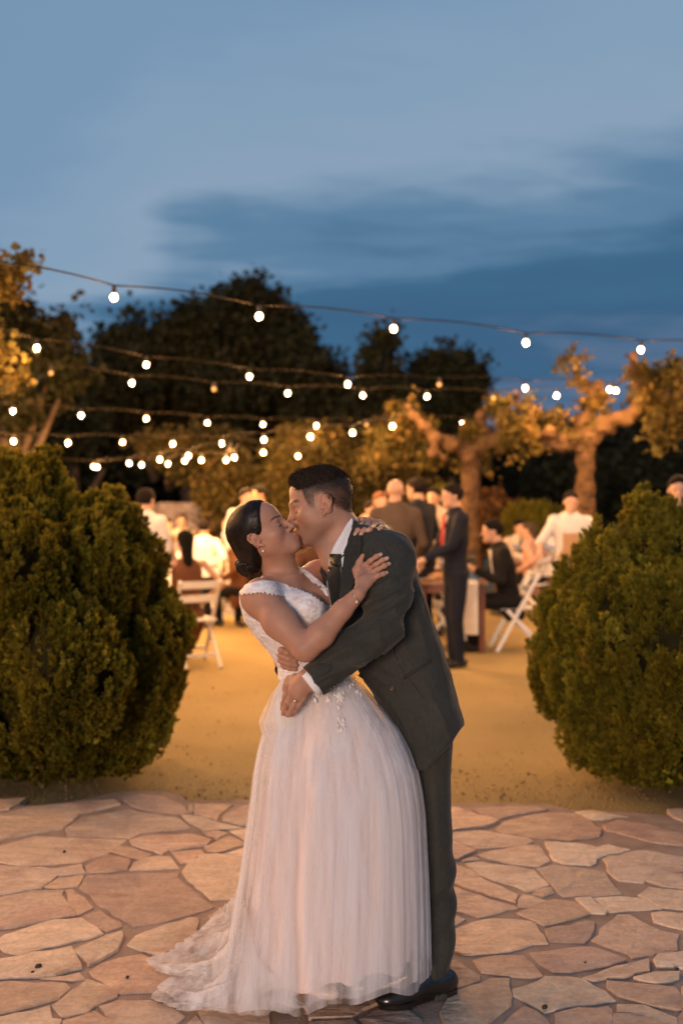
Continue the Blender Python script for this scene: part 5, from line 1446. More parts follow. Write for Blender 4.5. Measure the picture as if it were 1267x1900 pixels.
# ---- bodice: a skin over the trunk, cut along the neckline
bodv = Vol(Pt(425, 1290, -.36), Pt(735, 925, .34), .0028)
bodv.D = trunk
BDV, BDF = bodv.mesh(iso=.0045, smooth=1)
ppx = BDV[:, 0] / BDV[:, 1] * F + 633.5; ppy = HZ - (BDV[:, 2] - EYE) / BDV[:, 1] * F
neck = np.interp(ppx, [440, 455, 469, 485, 510, 533, 552, 575, 606, 640], [1092, 1088, 1082.5, 1078, 1079, 1086, 1091, 1101, 1122, 1122]) + 1.2 * np.sin(ppx * .9)
BDV = BDV + vnormals(BDV, BDF) * (.0007 * wob(BDV, 12, 45) + .0007 * wob(BDV, 14, 90))[:, None]
V, f = keep_faces(BDV, BDF, (ppy > neck) & (ppy < 1268))
DRESS = obj_np('bodice', V, f, MAT_LACE, BRIDE)
dB = lambda px, py: cast(BB, px, py, 0, Y0 - .05)
BDB = bvh_of(V, f)
patch('lace_strap', [(549, 1053), (556, 1051), (572, 1060), (590, 1074), (607, 1091), (609, 1108), (596, 1098), (578, 1080), (560, 1066)], dB, .004, .004, MAT_LACE, BRIDE, step=4)
# cap of lace over the near shoulder
capv = Vol(Pt(440, 1140, -.30), Pt(560, 1060, .05), .003)
capv.ell(Pt(485, 1105, -.160), (.0600, .0680, .0620)); capv.cap(Pt(487, 1110, -.165), Pt(498, 1130, -.19), .0545, k=.01); capv.loft([(r_[0], r_[1], r_[2], r_[3] + .006, r_[4] + .006) for r_ in trunk_rows()][:4], k=.03, p=2.2, rot=yaw)
CV, CF = capv.mesh(smooth=1)
qx = CV[:, 0] / CV[:, 1] * F + 633.5; qy = HZ - (CV[:, 2] - EYE) / CV[:, 1] * F
lowe = np.interp(qx, [450, 462, 478, 500, 520, 533], [1104, 1103, 1101, 1103, 1106, 1110]) + 1.5 * np.sin(qx * .8) + 1.0 * np.sin(qx * 1.9)
upe = np.interp(qx, [440, 455, 469, 485, 510, 533], [1088, 1084, 1080, 1076, 1077, 1084])
V, f = keep_faces(CV, CF, (qy > upe) & (qy < lowe) & (qx < 535))
if len(V): obj_np('lace_cap_sleeve', V, f, MAT_LACE, BRIDE)

# ---- skirt
SKR = [(1236, 528, 640), (1255, 522, 662), (1280, 512, 684), (1310, 502, 712), (1340, 494, 738), (1380, 485, 760), (1420, 478, 774), (1460, 473, 782), (1500, 468, 787), (1600, 455, 792), (1700, 440, 795), (1760, 428, 796), (1800, 414, 796), (1840, 398, 796)]
skr_z = np.array([Pt(0, y)[2] for y, _, _ in SKR]); skr_l = np.array([l for _, l, _ in SKR], float); skr_r = np.array([r for _, _, r in SKR], float)
def skirt(name, grow, seed, nfold, amp, zfun, mat, parent, nu=420, nv=72, sharp=.75):
    th = np.linspace(0, 2 * math.pi, nu, endpoint=False)
    rg = np.random.default_rng(seed)
    ph = rg.uniform(0, 6.28, 6)
    t = np.linspace(0, 1, nv)
    T, TH = np.meshgrid(t, th, indexing='ij')
    ztop = skr_z[0]
    zb = zfun(TH)
    Zv = ztop + (zb - ztop) * T
    zi = -Zv; xs = -skr_z
    Lx = np.interp(zi, xs, skr_l); Rx = np.interp(zi, xs, skr_r)
    tt = np.clip((ztop - Zv) / (ztop - .02), 0, 1)
    dyc = -.045 - .055 * np.clip(tt * 3, 0, 1) + .02 * tt
    b = np.interp(tt, [0, .1, .25, .5, 1], [.095, .125, .155, .185, .235])
    cx = (Lx + Rx) / 2; a = (Rx - Lx) / 2
    p = 2.5
    c, s = np.cos(TH), np.sin(TH)
    g = (np.abs(c) ** p + np.abs(s) ** p) ** (-1 / p)
    # pleats: uneven folds that start tight at the waist and open downwards
    def folds(n, spread, mixd):
        wd = rg.gamma(spread, 1.0, n); ed = np.concatenate([[0], np.cumsum(wd)]) / wd.sum() * 2 * math.pi
        am = np.concatenate([rg.uniform(.0, 1.0, n) ** 1.4]); am = np.append(am, am[0])
        th2 = (TH + .05 * np.sin(3 * TH + rg.uniform(0, 6)) * T + .035 * np.sin(7 * TH + rg.uniform(0, 6) + 2 * T) * T) % (2 * math.pi)
        u = np.interp(th2, ed, np.arange(n + 1)); fr = u - np.floor(u)
        aa = am[np.floor(u).astype(int) % n]
        return aa * (np.sin(math.pi * fr) ** mixd) - .5 * aa
    A = amp * (np.interp(tt, [0, .05, .3, 1], [.10, .32, .8, 1.3]))
    A = A * (1 - .6 * np.clip(c, 0, 1) ** 2)
    r = g * (1 + grow) + A * (folds(nfold, 1.3, .5) + 0.34 * folds(int(nfold * 2.2), 1.6, .7) * np.clip(1.3 - tt * .5, 0, 1) + .04 * folds(nfold * 5, 2, 1))
    X = cx + a * r * c; DY = dyc + b * r * s
    Y = Y0 + DY
    P = np.stack([(X - 633.5) / F * Y, Y, Zv + 0 * X], -1)
    V = P.reshape(-1, 3)
    i = np.arange(nv - 1)[:, None] * nu; j = np.arange(nu)[None]; k = (j + 1) % nu
    q = np.stack([i + j, i + nu + j, i + nu + k, i + k], -1).reshape(-1, 4)
    return obj_np(name, V, q, mat, parent), P
def hem(base, left):
    def fz(TH):
        # TH: 0 right, pi/2 back, pi left, -pi/2 front
        s = np.sin(TH); c = np.cos(TH)
        front = np.clip(-s, 0, 1); lft = np.clip(-c, 0, 1)
        return base + .028 * front - left * lft ** 1.5 + .038 * np.clip(c, 0, 1) ** 2 + .012 * np.sin(5 * TH + 1) + .008 * np.sin(11 * TH)
    return fz
LIN, _ = skirt('skirt_lining', -.19, 3, 15, .20, hem(.150, .07), MAT_LINING, BRIDE)
T1, TP = skirt('tulle_layer', -.06, 5, 19, .15, hem(.122, .07), MAT_TULLE, BRIDE)
T2, _ = skirt('tulle_layer', .0, 10, 23, .15, hem(.108, .07), MAT_TULLE, BRIDE, nu=560)
# bustle of tulle puffed out under the groom's hand at her back
def puff():
    nu, nv = 60, 40
    u = np.linspace(0, 1, nu); v = np.linspace(0, 1, nv)
    U, Vv = np.meshgrid(u, v, indexing='ij')
    yy = 1252 + 148 * U
    lx = np.interp(yy, [1252, 1268, 1290, 1315, 1340, 1362, 1385, 1400], [526, 517, 503, 492, 484, 486, 491, 488]); rx = np.interp(yy, [1252, 1300, 1350, 1400], [556, 552, 548, 540])
    ang = np.pi * (1 - Vv)
    X = (lx + rx) / 2 + (rx - lx) / 2 * np.cos(ang)
    DY = -.12 - .11 * np.sin(ang) ** .8 * np.sin(np.pi * np.clip(U, .02, .98)) ** .4 + .09 * (1 - Vv)
    P = np.stack([X.ravel(), yy.ravel(), DY.ravel()], 1)
    n = wob(P * (.1, .045, 12), 5, 1.0) + .6 * wob(P * (.2, .07, 30), 6, 1.0)
    X = X + (3.2 * n).reshape(U.shape) * np.sin(np.pi * U); DY = DY + (.010 * n).reshape(U.shape)
    Y = Y0 + DY
    Q = np.stack([(X - 633.5) / F * Y, Y, EYE + (HZ - yy) / F * Y], -1).reshape(-1, 3)
    i = np.arange(nu - 1)[:, None] * nv; j = np.arange(nv - 1)[None]
    q = np.stack([i + j, i + j + 1, i + nv + j + 1, i + nv + j], -1).reshape(-1, 4)
    obj_np('bustle', Q, q, MAT_TULLE2, BRIDE)
puff()
# train lying on the stones
def train(name, seed, zoff, shrink, mat, ymin):
    rg = np.random.default_rng(seed)
    out = [(452, 1640), (425, 1678), (389, 1714), (345, 1752), (306, 1772), (280, 1780), (265, 1790), (290, 1804), (322, 1812), (296, 1832), (279, 1848), (290, 1860), (318, 1872), (343, 1880), (380, 1879), (414, 1885), (450, 1884), (490, 1890), (512, 1880), (535, 1888), (565, 1876), (590, 1850)]
    O = np.array([G(x, y, .03) for x, y in out])
    m = 150; nv = 46
    cum = np.concatenate([[0], np.cumsum(np.linalg.norm(np.diff(O, axis=0), axis=1))]); s = np.linspace(0, cum[-1], m)
    O = np.stack([np.interp(s, cum, O[:, i]) for i in range(3)], 1)
    ks = [(462, 1560, .10), (455, 1620, .02), (452, 1660, -.06), (455, 1690, -.12), (462, 1700, -.17), (466, 1740, -.20), (474, 1775, -.22), (488, 1800, -.24), (515, 1822, -.255)]
    K = np.array([Pt(x, y, d) for x, y, d in ks]); tk = np.linspace(0, 1, len(ks)); sk = np.linspace(0, 1, m)
    K = np.stack([np.interp(sk, tk, K[:, i]) for i in range(3)], 1)
    c = O.mean(0); O = c + (O - c) * shrink + rg.normal(0, .004, O.shape) * (1, 1, 0)
    t = np.linspace(0, 1, nv)[None, :, None]
    M1 = K * (1, 1, 0) + np.array((0, 0, .06)) + (O - K) * (.12, .12, 0)
    M1[:, 2] = .05 + .25 * (K[:, 2] > .4) * .4
    P = (1 - t) ** 2 * K[:, None] + 2 * t * (1 - t) * M1[:, None] + t ** 2 * O[:, None]
    fl = P.reshape(-1, 3)
    tv = np.broadcast_to(t[..., 0], (m, nv)).ravel(); sv = np.repeat(sk, nv)
    ridge = 1 - np.abs(wob(np.stack([sv * 26, tv * 4.0, 0 * sv], 1), seed + 2, 1.0))
    ridge2 = 1 - np.abs(wob(fl * (1, 1, 0), seed + 3, 11)); ridge3 = wob(fl, seed + 4, 40)
    am = np.sin(np.pi * np.clip(tv, .0, 1) ** .8) * .8 + .35 * tv
    fl[:, 2] += am * (.034 * ridge ** 2 + .026 * ridge2 ** 2 + .003 * ridge3) + zoff
    fl[:, 0] += am * .014 * wob(np.stack([sv * 30, tv * 5, 0 * sv], 1), seed + 6, 1.0); fl[:, 1] += am * .012 * wob(np.stack([sv * 30, tv * 5, 0 * sv], 1), seed + 7, 1.0)
    fl[:, 2] = np.maximum(fl[:, 2], STONE_Z + .006 + .004 * (1 + wob(fl, seed + 8, 30)))
    i = np.arange(m - 1)[:, None] * nv; j = np.arange(nv - 1)[None]
    q = np.stack([i + j, i + nv + j, i + nv + j + 1, i + j + 1], -1).reshape(-1, 4)
    obj_np(name, fl, q, mat, BRIDE)
train('train', 3, .0, 1.0, MAT_TULLE2, 0)
train('train', 14, .012, .93, MAT_TULLE2, 0)
# lace motifs hanging from the waist
SKB = bvh_of(np.array([v.co for v in T2.data.vertices]) + np.array(BRIDE.location), [np.array([p.vertices[:] for p in T2.data.polygons])])
dS = lambda px, py: cast(SKB, px, py, 0, Y0 - .2)
def motif(cx, cy, w, h, seed, ang=0):
    rg = np.random.default_rng(seed); n = 9; pts = []
    for i in range(n):
        a = 2 * math.pi * i / n; r = 1 + .10 * math.sin(3 * a + seed) + rg.normal(0, .13)
        x, y = w * r * math.cos(a), h * r * math.sin(a)
        pts.append((cx + x * math.cos(ang) - y * math.sin(ang), cy + x * math.sin(ang) + y * math.cos(ang)))
    patch('lace_petal', pts, dS, .0025, .0012, MAT_LACE, BRIDE, step=3.0, smooth=6)
rgm = np.random.default_rng(5)
for cx, cy, sx, sy, n in ((633, 1300, 9, 20, 14), (632, 1345, 7, 18, 16), (612, 1292, 8, 14, 8), (585, 1288, 9, 9, 8), (664, 1284, 13, 8, 9), (560, 1300, 8, 8, 4), (640, 1268, 16, 8, 8)):
    for q in range(n):
        x, y = cx + rgm.normal(0, sx * .5), cy + rgm.normal(0, sy * .5)
        motif(x, y, rgm.uniform(1.6, 3.2), rgm.uniform(3.0, 6.0), int(rgm.integers(1000)), rgm.uniform(-.9, .9))
# ---- her shoe
MAT_PUMP = noise_mat('cream_leather', (.66, .50, .40), (.72, .56, .45), scale=9, rough=.3)
def pump(toe, heel):
    a = np.array((*G(*heel, STONE_Z)[:2], STONE_Z)); b = np.array((*G(*toe, STONE_Z)[:2], STONE_Z))
    L = np.linalg.norm(b - a); d = (b - a) / L; n = np.array((-d[1], d[0], 0)); R = np.stack([d, n, (0, 0, 1)], 1)
    v = Vol(np.minimum(a, b) - .06, np.maximum(a, b) + (.06, .06, .13), .003)
    P = lambda u, s, h: a + d * u * L + n * s + np.array((0, 0, h))
    v.ell(P(.80, 0, .018), (.052, .034, .020), R); v.ell(P(.94, 0, .014), (.026, .018, .014), R, .02)
    v.cap(P(.6, 0, .030), P(.15, 0, .078), .026, .026, .02); v.ell(P(.08, 0, .085), (.03, .028, .03), R, .02); v.cap(P(.05, 0, .07), P(.04, 0, .0), .016, .008, .012)
    v.ell(P(.40, 0, .095), (.10, .022, .034), R, .008, 's')
    v.plane(a, (0, 0, -1)); V, f = v.mesh(smooth=1)
    obj_np('shoe', V, f, MAT_PUMP, BRIDE)
pump((618, 1852), (520, 1832)); pump((668, 1838), (590, 1815))

# ---- hair drawn back into a low bun
wh = Vol(HWm.o - .17, HWm.o + .15, .0028)
hs = HWm.s
wh.ell(HWm.p(0, -.014, .036), np.array((.082, .104, .091)) * hs, HWm.R)
wh.ell(HWm.p(0, .030, .052), np.array((.068, .058, .052)) * hs, HWm.R, .03)
wh.ell(HWm.p(0, -.055, -.035), np.array((.060, .055, .060)) * hs, HWm.R, .04)
wh.plane(HWm.p(0, .029, 0), HWm.R[:, 1] - .42 * HWm.R[:, 2], .010)
for q in (-1, 1):
    wh.ell(HWm.p(q * .088, -.004, -.018), np.array((.022, .022, .036)) * hs, HWm.R, .006, 's')
    wh.ell(HWm.p(q * .070, .028, -.060), np.array((.045, .062, .055)) * hs, HWm.R, .010, 's')
wh.cap(HWm.p(0, -.085, -.045), Pt(472, 1040, -.02), .036, .028, k=.02)
HV2, HF2 = wh.mesh(smooth=1)
# strands combed back: fine grooves that run from the hairline to the nape
hl_ = HWm.loc(HV2)
HV2 = HV2 + vnormals(HV2, HF2) * (.0010 * np.sin(150 * np.arctan2(hl_[:, 2] + .02, np.abs(hl_[:, 0]) + .05) + 12 * hl_[:, 1] + wob(hl_, 3, 14)))[:, None]
HAIRW = obj_np('hair', HV2, HF2, MAT_HAIRW, BRIDE)
def combed(n, seed):
    """fine strands lying on the combed-back hair, from the hairline to the bun"""
    rg = np.random.default_rng(seed); HB2 = bvh_of(HV2, HF2); V3, T3 = [], []
    c0 = HWm.p(0, -.015, .03); e0 = HWm.p(0, -.100, -.050)
    for i in range(n):
        a = rg.uniform(-1.9, 1.9)
        s0 = HWm.p(.085 * math.sin(a), .040 - .05 * (1 - math.cos(a)), .03 + .09 * math.cos(a)) + rg.normal(0, .004, 3)
        end = e0 + rg.normal(0, .010, 3); m = 9; P = []
        for t in np.linspace(0, 1, m):
            p = s0 * (1 - t) + end * t; d = p - c0; d = d / np.linalg.norm(d); p = c0 + d * (.115 + .01 * math.sin(math.pi * t))
            h = HB2.find_nearest(Vector(p))
            if h[0] is None: break
            P.append(np.array(h[0]) + np.array(h[1]) * (.0006 + .0012 * rg.random()))
        if len(P) < m: continue
        P = np.array(P); Tn = np.gradient(P, axis=0); o_ = np.cross(Tn, P - c0); o_ /= np.linalg.norm(o_, axis=1)[:, None] + 1e-9
        w = .0011 * np.sin(np.linspace(.25, 3.0, m))[:, None]; k = len(V3) * 2 * m
        V3.append(np.concatenate([P - o_ * w, P + o_ * w])); j = np.arange(m - 1); T3.append(np.stack([j, j + 1, j + 1 + m, j + m], 1) + k)
    o = obj_np('strands', np.concatenate(V3), np.concatenate(T3), MAT_STRAND, HAIRW); o['kind'] = 'stuff'
MAT_STRAND = noise_mat('hair_strand', (.007, .0045, .003), (.022, .013, .008), scale=40, rough=.4, spec=.3)
combed(1300, 3)
bc = Pt(464, 1049, -.02)
bn = Vol(bc - .07, bc + .07, .0026)
rg = np.random.default_rng(3)
bn.ell(bc, (.034, .034, .031))
for i in range(7):
    a0 = rg.uniform(0, 6.28); tilt = rg.uniform(-.8, .8); R1 = rg.uniform(.021, .032); P = []
    ax1 = np.array((math.cos(tilt), math.sin(tilt) * .6, math.sin(tilt))); ax1 /= np.linalg.norm(ax1); ax2 = np.cross(ax1, rg.normal(size=3)); ax2 /= np.linalg.norm(ax2); ax2 -= ax1 * (ax1 @ ax2)
    cc = bc + rg.normal(0, .007, 3)
    for t in np.linspace(0, 4.6, 9): P.append(cc + ax1 * R1 * math.cos(a0 + t) + ax2 * R1 * math.sin(a0 + t))
    bn.chain(P, np.linspace(.011, .006, 9), k=.0025)
bn.cap(Pt(474, 1036, -.02), bc, .024, .022, k=.008)
V, f = bn.mesh(smooth=1)
V = V + vnormals(V, f) * (.0012 * np.sin(420 * (V[:, 0] * .6 + V[:, 2] * .7) + 3 * wob(V, 4, 30)))[:, None]
obj_np('hair_bun', V, f, MAT_HAIRW, HAIRW)
# loose strands at the nape and round the crown
def strands(P0, P1, n, spread, seed, parent, r=.00045, bend=.02):
    rg = np.random.default_rng(seed); parts = []
    for i in range(n):
        a = np.array(P0) + rg.normal(0, spread[0], 3); b = np.array(P1) + rg.normal(0, spread[1], 3); m = (a + b) / 2 + rg.normal(0, bend, 3)
        t = np.linspace(0, 1, 7)[:, None]
        parts.append(tube_np((1 - t) ** 2 * a + 2 * t * (1 - t) * m + t * t * b, np.linspace(r, r * .4, 7), 3, cap=False))
    o = obj_np('loose_strands', *join_np(parts), MAT_HAIRW, parent); o['kind'] = 'stuff'
strands(Pt(466, 1062, -.03), Pt(476, 1082, -.04), 26, (.008, .010), 7, HAIRW)
strands(Pt(478, 1046, -.03), Pt(484, 1068, -.04), 14, (.006, .008), 8, HAIRW)
strands(HWm.p(0, -.03, .125), HWm.p(0, -.10, .06), 14, (.014, .014), 9, HAIRW, bend=.006)

# ---- jewels
MAT_PEARL = noise_mat('pearl', (.75, .68, .62), (.85, .80, .75), scale=20, rough=.2)
MAT_GOLD = noise_mat('gold', (.75, .50, .28), (.85, .62, .38), scale=50, rough=.25, metallic=1.0)
e = Pt(489, 1023.5, -.115)
eo = cast(BB, 488.5, 1020, .001)
v = Vol(eo - .012, eo + .012, .0012); v.ell(eo + (0, -.003, -.004), (.0042,) * 3); v.cap(eo, eo + (0, -.002, -.003), .0012, k=.001)
V, f = v.mesh(); obj_np('earring', V, f, MAT_PEARL, BRIDE)
wdv = (WA2 - EA) / np.linalg.norm(WA2 - EA)
ring_band('bracelet', WA2 - wdv * .012, wdv, .0235, .0022, MAT_GOLD, BRIDE, t=.0012)
q = cast(BB, 661.5, 1117, .002); v = Vol(q - .008, q + .008, .001); v.ell(q, (.0038, .0030, .0045)); V, f = v.mesh(); obj_np('bracelet_charm', V, f, MAT_PEARL, BRIDE)
ring_band('ring', np.asarray(hf[2][0]) * .55 + np.asarray(hf[2][1]) * .45, np.asarray(hf[2][1]) - hf[2][0], .0112, .004, MAT_GOLD, GROOM, t=.001)
# ================================================================== guests, tables and chairs of the dinner
MAT_GSKIN = noise_mat('guest_skin', (.40, .22, .145), (.46, .27, .18), scale=12, rough=.55)
_mats = {}
def cloth(c, rough=.8):
    k = tuple(c) + (rough,)
    if k not in _mats: _mats[k] = noise_mat('cloth', tuple(.88 * v for v in c), tuple(min(1, 1.1 * v) for v in c), scale=7, rough=rough, bump=.3, bscale=16, spec=.15)
    return _mats[k]
NAVY, BLACK, BROWN, WHITE, KHAKI, PINK, CREAM, RUST = (.010, .012, .020), (.007, .0065, .0065), (.085, .058, .040), (.58, .55, .51), (.22, .15, .09), (.40, .24, .19), (.46, .37, .28), (.12, .05, .024)
HB, HD, HG = (.008, .005, .004), (.005, .004, .003), (.05, .034, .022)
def guest(label, px, Y, face, top, bottom=BLACK, hair=HB, H=1.75, sit=False, bald=False, longhair=False, dress=False, shirtv=False, tie=None,
          hands=None, short=False, apron=None, lean=0.0, turn=0.0, group='guests and waiters at the dinner', legs=True):
    s = H / 1.75
    f = np.array(face, float); f /= np.linalg.norm(f)
    R = np.stack([np.array((f[1], -f[0], 0)), np.array((f[0], f[1], 0)), np.array((0, 0, 1.0))], 1)   # local: x right, y ahead, z up
    base = np.array((W(px, HZ, Y)[0], Y, 0.0))
    t = thing('person', label, 'person', base, group)
    w = lambda x, y, z: base + R @ (np.array((x, y, z)) * s)
    hip = .47 if sit else .92
    up = lambda x, y, z: (x, y + lean * (z - hip), z)          # the trunk leans from the hips
    q = lambda x, y, z: w(*up(x, y, z))
    sh = hip + (.56 if not sit else .55)
    def vol(h=.012, lo=(-.62, -.75, -.02), hi=(.62, .85, 1.85)):
        c = np.array([w(x, y, z) for x in (lo[0], hi[0]) for y in (lo[1], hi[1]) for z in (lo[2], hi[2] if not sit else 1.5)])
        return Vol(c.min(0), c.max(0), h * s)
    # head
    hz = sh + .185
    ct, st = math.cos(turn), math.sin(turn)
    Rh = R @ np.array(((ct, -st, 0), (st, ct, 0), (0, 0, 1.0)))
    ho = q(0, .035, hz); hp = lambda x, y, z: ho + Rh @ (np.array((x, y, z)) * s)
    # arms
    hands = hands or [(-.27, .10, hip - .12 if not sit else hip + .18), (.27, .10, hip - .12 if not sit else hip + .18)]
    arm = []
    for e, hd in zip((-1, 1), hands):
        S = np.array(up(e * .185, 0, sh - .025)); Hd = np.array(hd, float); d = Hd - S; L = np.linalg.norm(d)
        if L > .56: Hd = S + d / L * .56; d = Hd - S; L = .56
        pole = np.array((e * .5, -.5, -.7)); pole -= d * (pole @ d) / (L * L); pole /= np.linalg.norm(pole) + 1e-9
        El = S + d * .5 + pole * math.sqrt(max(.292 ** 2 - (L / 2) ** 2, 0.0))
        arm.append((S, El, Hd))
    pts = np.array([hp(x, y, z) for x in (-.13, .13) for y in (-.14, .16) for z in (-.30, .17)] + [w(*(g + o_)) for tr in arm for g in tr for o_ in (-.12, .12)])
    v = Vol(pts.min(0), pts.max(0), .0085)
    E = lambda p, r, k=.0, op='u', vv=None: (vv or v).ell(hp(*p), np.array(r) * s, Rh, k, op)
    E((0, -.012, .036), (.076, .096, .084)); E((0, .034, .03), (.064, .058, .07), .03); E((0, .034, -.05), (.055, .055, .066), .03); E((0, .07, -.095), (.022, .02, .02), .02)
    v.cap(hp(0, .09, .0), hp(0, .112, -.036), .009 * s, .012 * s, .01); E((0, .083, .018), (.045, .012, .010), .012)
    for e in (-1, 1): E((e * .032, .097, .0), (.014, .012, .010), .01, 's'); E((e * .080, -.008, -.006), (.007, .017, .030), .006)
    v.cap(hp(-.018, .09, -.073), hp(.018, .09, -.073), .006 * s, k=.006)
    v.cap(hp(0, -.025, -.05), q(0, -.005, sh + .02), .054 * s, .060 * s, .02)
    for S, El, Hd in arm:
        d = (Hd - El) / np.linalg.norm(Hd - El)
        v.cap(w(*(El + d * .05)), w(*Hd), .034 * s, .026 * s)
        pe = np.cross(d, (0, 0, 1)); pe = pe / (np.linalg.norm(pe) + 1e-9)
        v.cap(w(*Hd), w(*(Hd + d * .07)), .032 * s, .034 * s, .01)
        for i in range(4): o_ = Hd + d * .08 + pe * (.022 * (i - 1.5)); v.chain([w(*o_), w(*(o_ + d * .045)), w(*(o_ + d * .07 + (0, 0, -.02)))], .0105 * s, .004)
        v.chain([w(*(Hd + d * .02 + pe * .03)), w(*(Hd + d * .06 + pe * .052 + (0, 0, .01)))], .012 * s, .008)
    for S, El, Hd in arm: v.chain([q(0, 0, sh - .03), w(*S), w(*El), w(*(El + (Hd - El) * .2))], [.05, .035, .030, .032], .01)
    v.cap(q(0, 0, sh - .03), q(0, 0, sh + .06), .05, .05, .01)
    obj_np('body', *v.mesh(smooth=1), MAT_GSKIN, t)
    # upper garment
    v = vol(.013)
    rw = [(hip - .12, .155, .105), (hip, .165, .115), (hip + .16, .150, .108), (hip + .32, .175, .118), (hip + .46, .190, .112), (sh, .150, .085), (sh + .045, .075, .06)]
    if dress: rw = [(hip - .12, .17, .12), (hip, .175, .12), (hip + .16, .125, .092), (hip + .32, .150, .105), (hip + .46, .155, .09), (sh, .11, .06)]
    for (z0, a0, b0), (z1, a1, b1) in zip(rw[:-1], rw[1:]):
        pc = .5 * (q(0, 0, z0) + q(0, 0, z1)); 
        for k in range(4):
            u = k / 4; a, b = a0 + (a1 - a0) * u, b0 + (b1 - b0) * u
            v.ell(q(0, 0, z0 + (z1 - z0) * u), np.array((a, b, .07)) * s, R, .03)
    for S, El, Hd in arm:
        if dress: continue
        v.ell(w(*S), (.068 * s,) * 3, k=.05); v.cap(w(*S), w(*El), .062 * s, .052 * s, .03)
        if not short: v.cap(w(*El), w(*(El + (Hd - El) * .9)), .051 * s, .040 * s, .02)
    V, F_ = v.mesh(smooth=1); V = V + vnormals(V, F_) * (.006 * wob(V, int(px), 14))[:, None]
    topo = obj_np('dress_top' if dress else ('jacket' if shirtv else 'shirt'), V, F_, cloth(top), t)
    # lower garment, shoes
    v = vol(.014)
    if sit:
        kn = [np.array((e * .13, .43, .49)) for e in (-1, 1)]; an = [np.array((e * .13, .38, .08)) for e in (-1, 1)]
    else:
        kn = [np.array((e * .095, .02, .48)) for e in (-1, 1)]; an = [np.array((e * .10, -.01, .07)) for e in (-1, 1)]
    hp_ = [np.array((e * .09, 0, hip + (.02 if sit else -.02))) for e in (-1, 1)]
    v.ell(w(0, -.01, hip), np.array((.165, .125, .11)) * s, R)
    for h_, k_, a_ in zip(hp_, kn, an): v.cap(w(*h_), w(*k_), .094 * s, .066 * s, .02); v.cap(w(*k_), w(*a_), .064 * s, .052 * s, .015)
    if dress: v.ell(w(0, .2 if sit else 0, .42), np.array((.22, .3 if sit else .2, .34)) * s, R, .05)
    V, F_ = v.mesh(smooth=1); V = V + vnormals(V, F_) * (.005 * wob(V, int(px) + 3, 11))[:, None]
    obj_np('skirt' if dress else 'trousers', V, F_, cloth(bottom), t)
    for a_ in an:
        v = Vol(w(*a_) - .30, w(*a_) + .30, .012); b = np.array((a_[0], a_[1] - .02, .045))
        v.ell(w(b[0], b[1], .05), np.array((.042, .06, .05)) * s, R); v.ell(w(b[0], b[1] + .12, .035), np.array((.048, .11, .038)) * s, R, .02)
        v.plane((0, 0, .004), (0, 0, -1)); obj_np('shoe', *v.mesh(), MAT_SHOE_G, t)
    # hair
    if not bald:
        v = Vol(hp(0, 0, 0) - .26, hp(0, 0, 0) + .2, .008)
        E((0, -.016, .042), (.086, .106, .096), 0, 'u', v); E((0, .035, .075), (.070, .062, .050), .02, 'u', v)
        v.plane(hp(0, .045, 0), Rh[:, 1] * 1.0 - .62 * Rh[:, 2], .012)
        for e in (-1, 1): E((e * .088, .012, -.02), (.03, .04, .045), .008, 's', v)
        if longhair: v.cap(hp(0, -.06, -.02), hp(0, -.085, -.20), .062, .05, .03)
        V, F_ = v.mesh(smooth=1)
        obj_np('hair', V + vnormals(V, F_) * (.003 * wob(V, 5, 40))[:, None], F_, cloth(hair, .9), t)
    # shirt front, collar, tie
    if shirtv:
        zc = sh + .03
        v, fc = lathe_np([(.056, -.015), (.066, .0), (.062, .035), (.057, .036)], 16)
        obj_np('collar', (v * s) @ R.T + q(0, -.002, zc), fc, cloth(WHITE), t)
        P = [(-.055, .095, zc - .03), (.055, .095, zc - .03), (.0, .128, zc - .32)]
        Vq = np.array([q(x, y + .012, z) for x, y, z in P] + [q(x, y - .03, z) for x, y, z in P])
        obj_np('shirt_front', Vq, [np.array([(0, 2, 1), (3, 4, 5)]), np.array([(0, 1, 4, 3), (1, 2, 5, 4), (2, 0, 3, 5)])], cloth(WHITE), t, smooth=False)
        if tie:
            P = [(-.018, .112, zc - .02), (.018, .112, zc - .02), (.022, .140, zc - .28), (0, .142, zc - .33), (-.022, .140, zc - .28)]
            Vq = np.array([q(x, y + .012, z) for x, y, z in P] + [q(x, y - .01, z) for x, y, z in P]); i = np.arange(5); j = (i + 1) % 5
            obj_np('tie', Vq, [np.stack([i, j, j + 5, i + 5], 1), np.array([(0, 4, 1), (1, 4, 2), (2, 4, 3)])], cloth(tie), t, smooth=False)
    if apron:
        n = 9; xs = np.linspace(-.15, .15, n); zs = np.linspace(hip - .42, hip + .40, 10); Vq = []
        for d in (.0, -.012):
            for z in zs:
                ww = .62 if z > hip + .15 else 1.0
                for x in xs: Vq.append(q(x * ww, .135 + d - .30 * (x * ww) ** 2 * 4 + (.0 if z > hip - .1 else .0), z))
        i = np.arange(9)[:, None] * n; j = np.arange(n - 1)[None]
        qd = np.stack([i + j, i + j + 1, i + n + j + 1, i + n + j], -1).reshape(-1, 4)
        obj_np('apron', np.array(Vq), [qd, qd[:, ::-1] + 10 * n], cloth(apron), t)
    return t
MAT_SHOE_G = noise_mat('guest_shoe', (.010, .008, .007), (.018, .014, .012), scale=10, rough=.4)
guest('waiter in a white shirt standing with his back turned behind the left bush', 268, 10.0, (.35, 1), WHITE, H=1.70, hands=[(-.2, .3, 1.0), (.2, .3, 1.0)])
guest('bald man seen from behind in a brown grey suit jacket', 733, 9.8, (.15, 1), BROWN, BROWN, H=1.79, bald=True, shirtv=True, hands=[(-.2, .25, 1.0), (.2, .28, 1.02)])
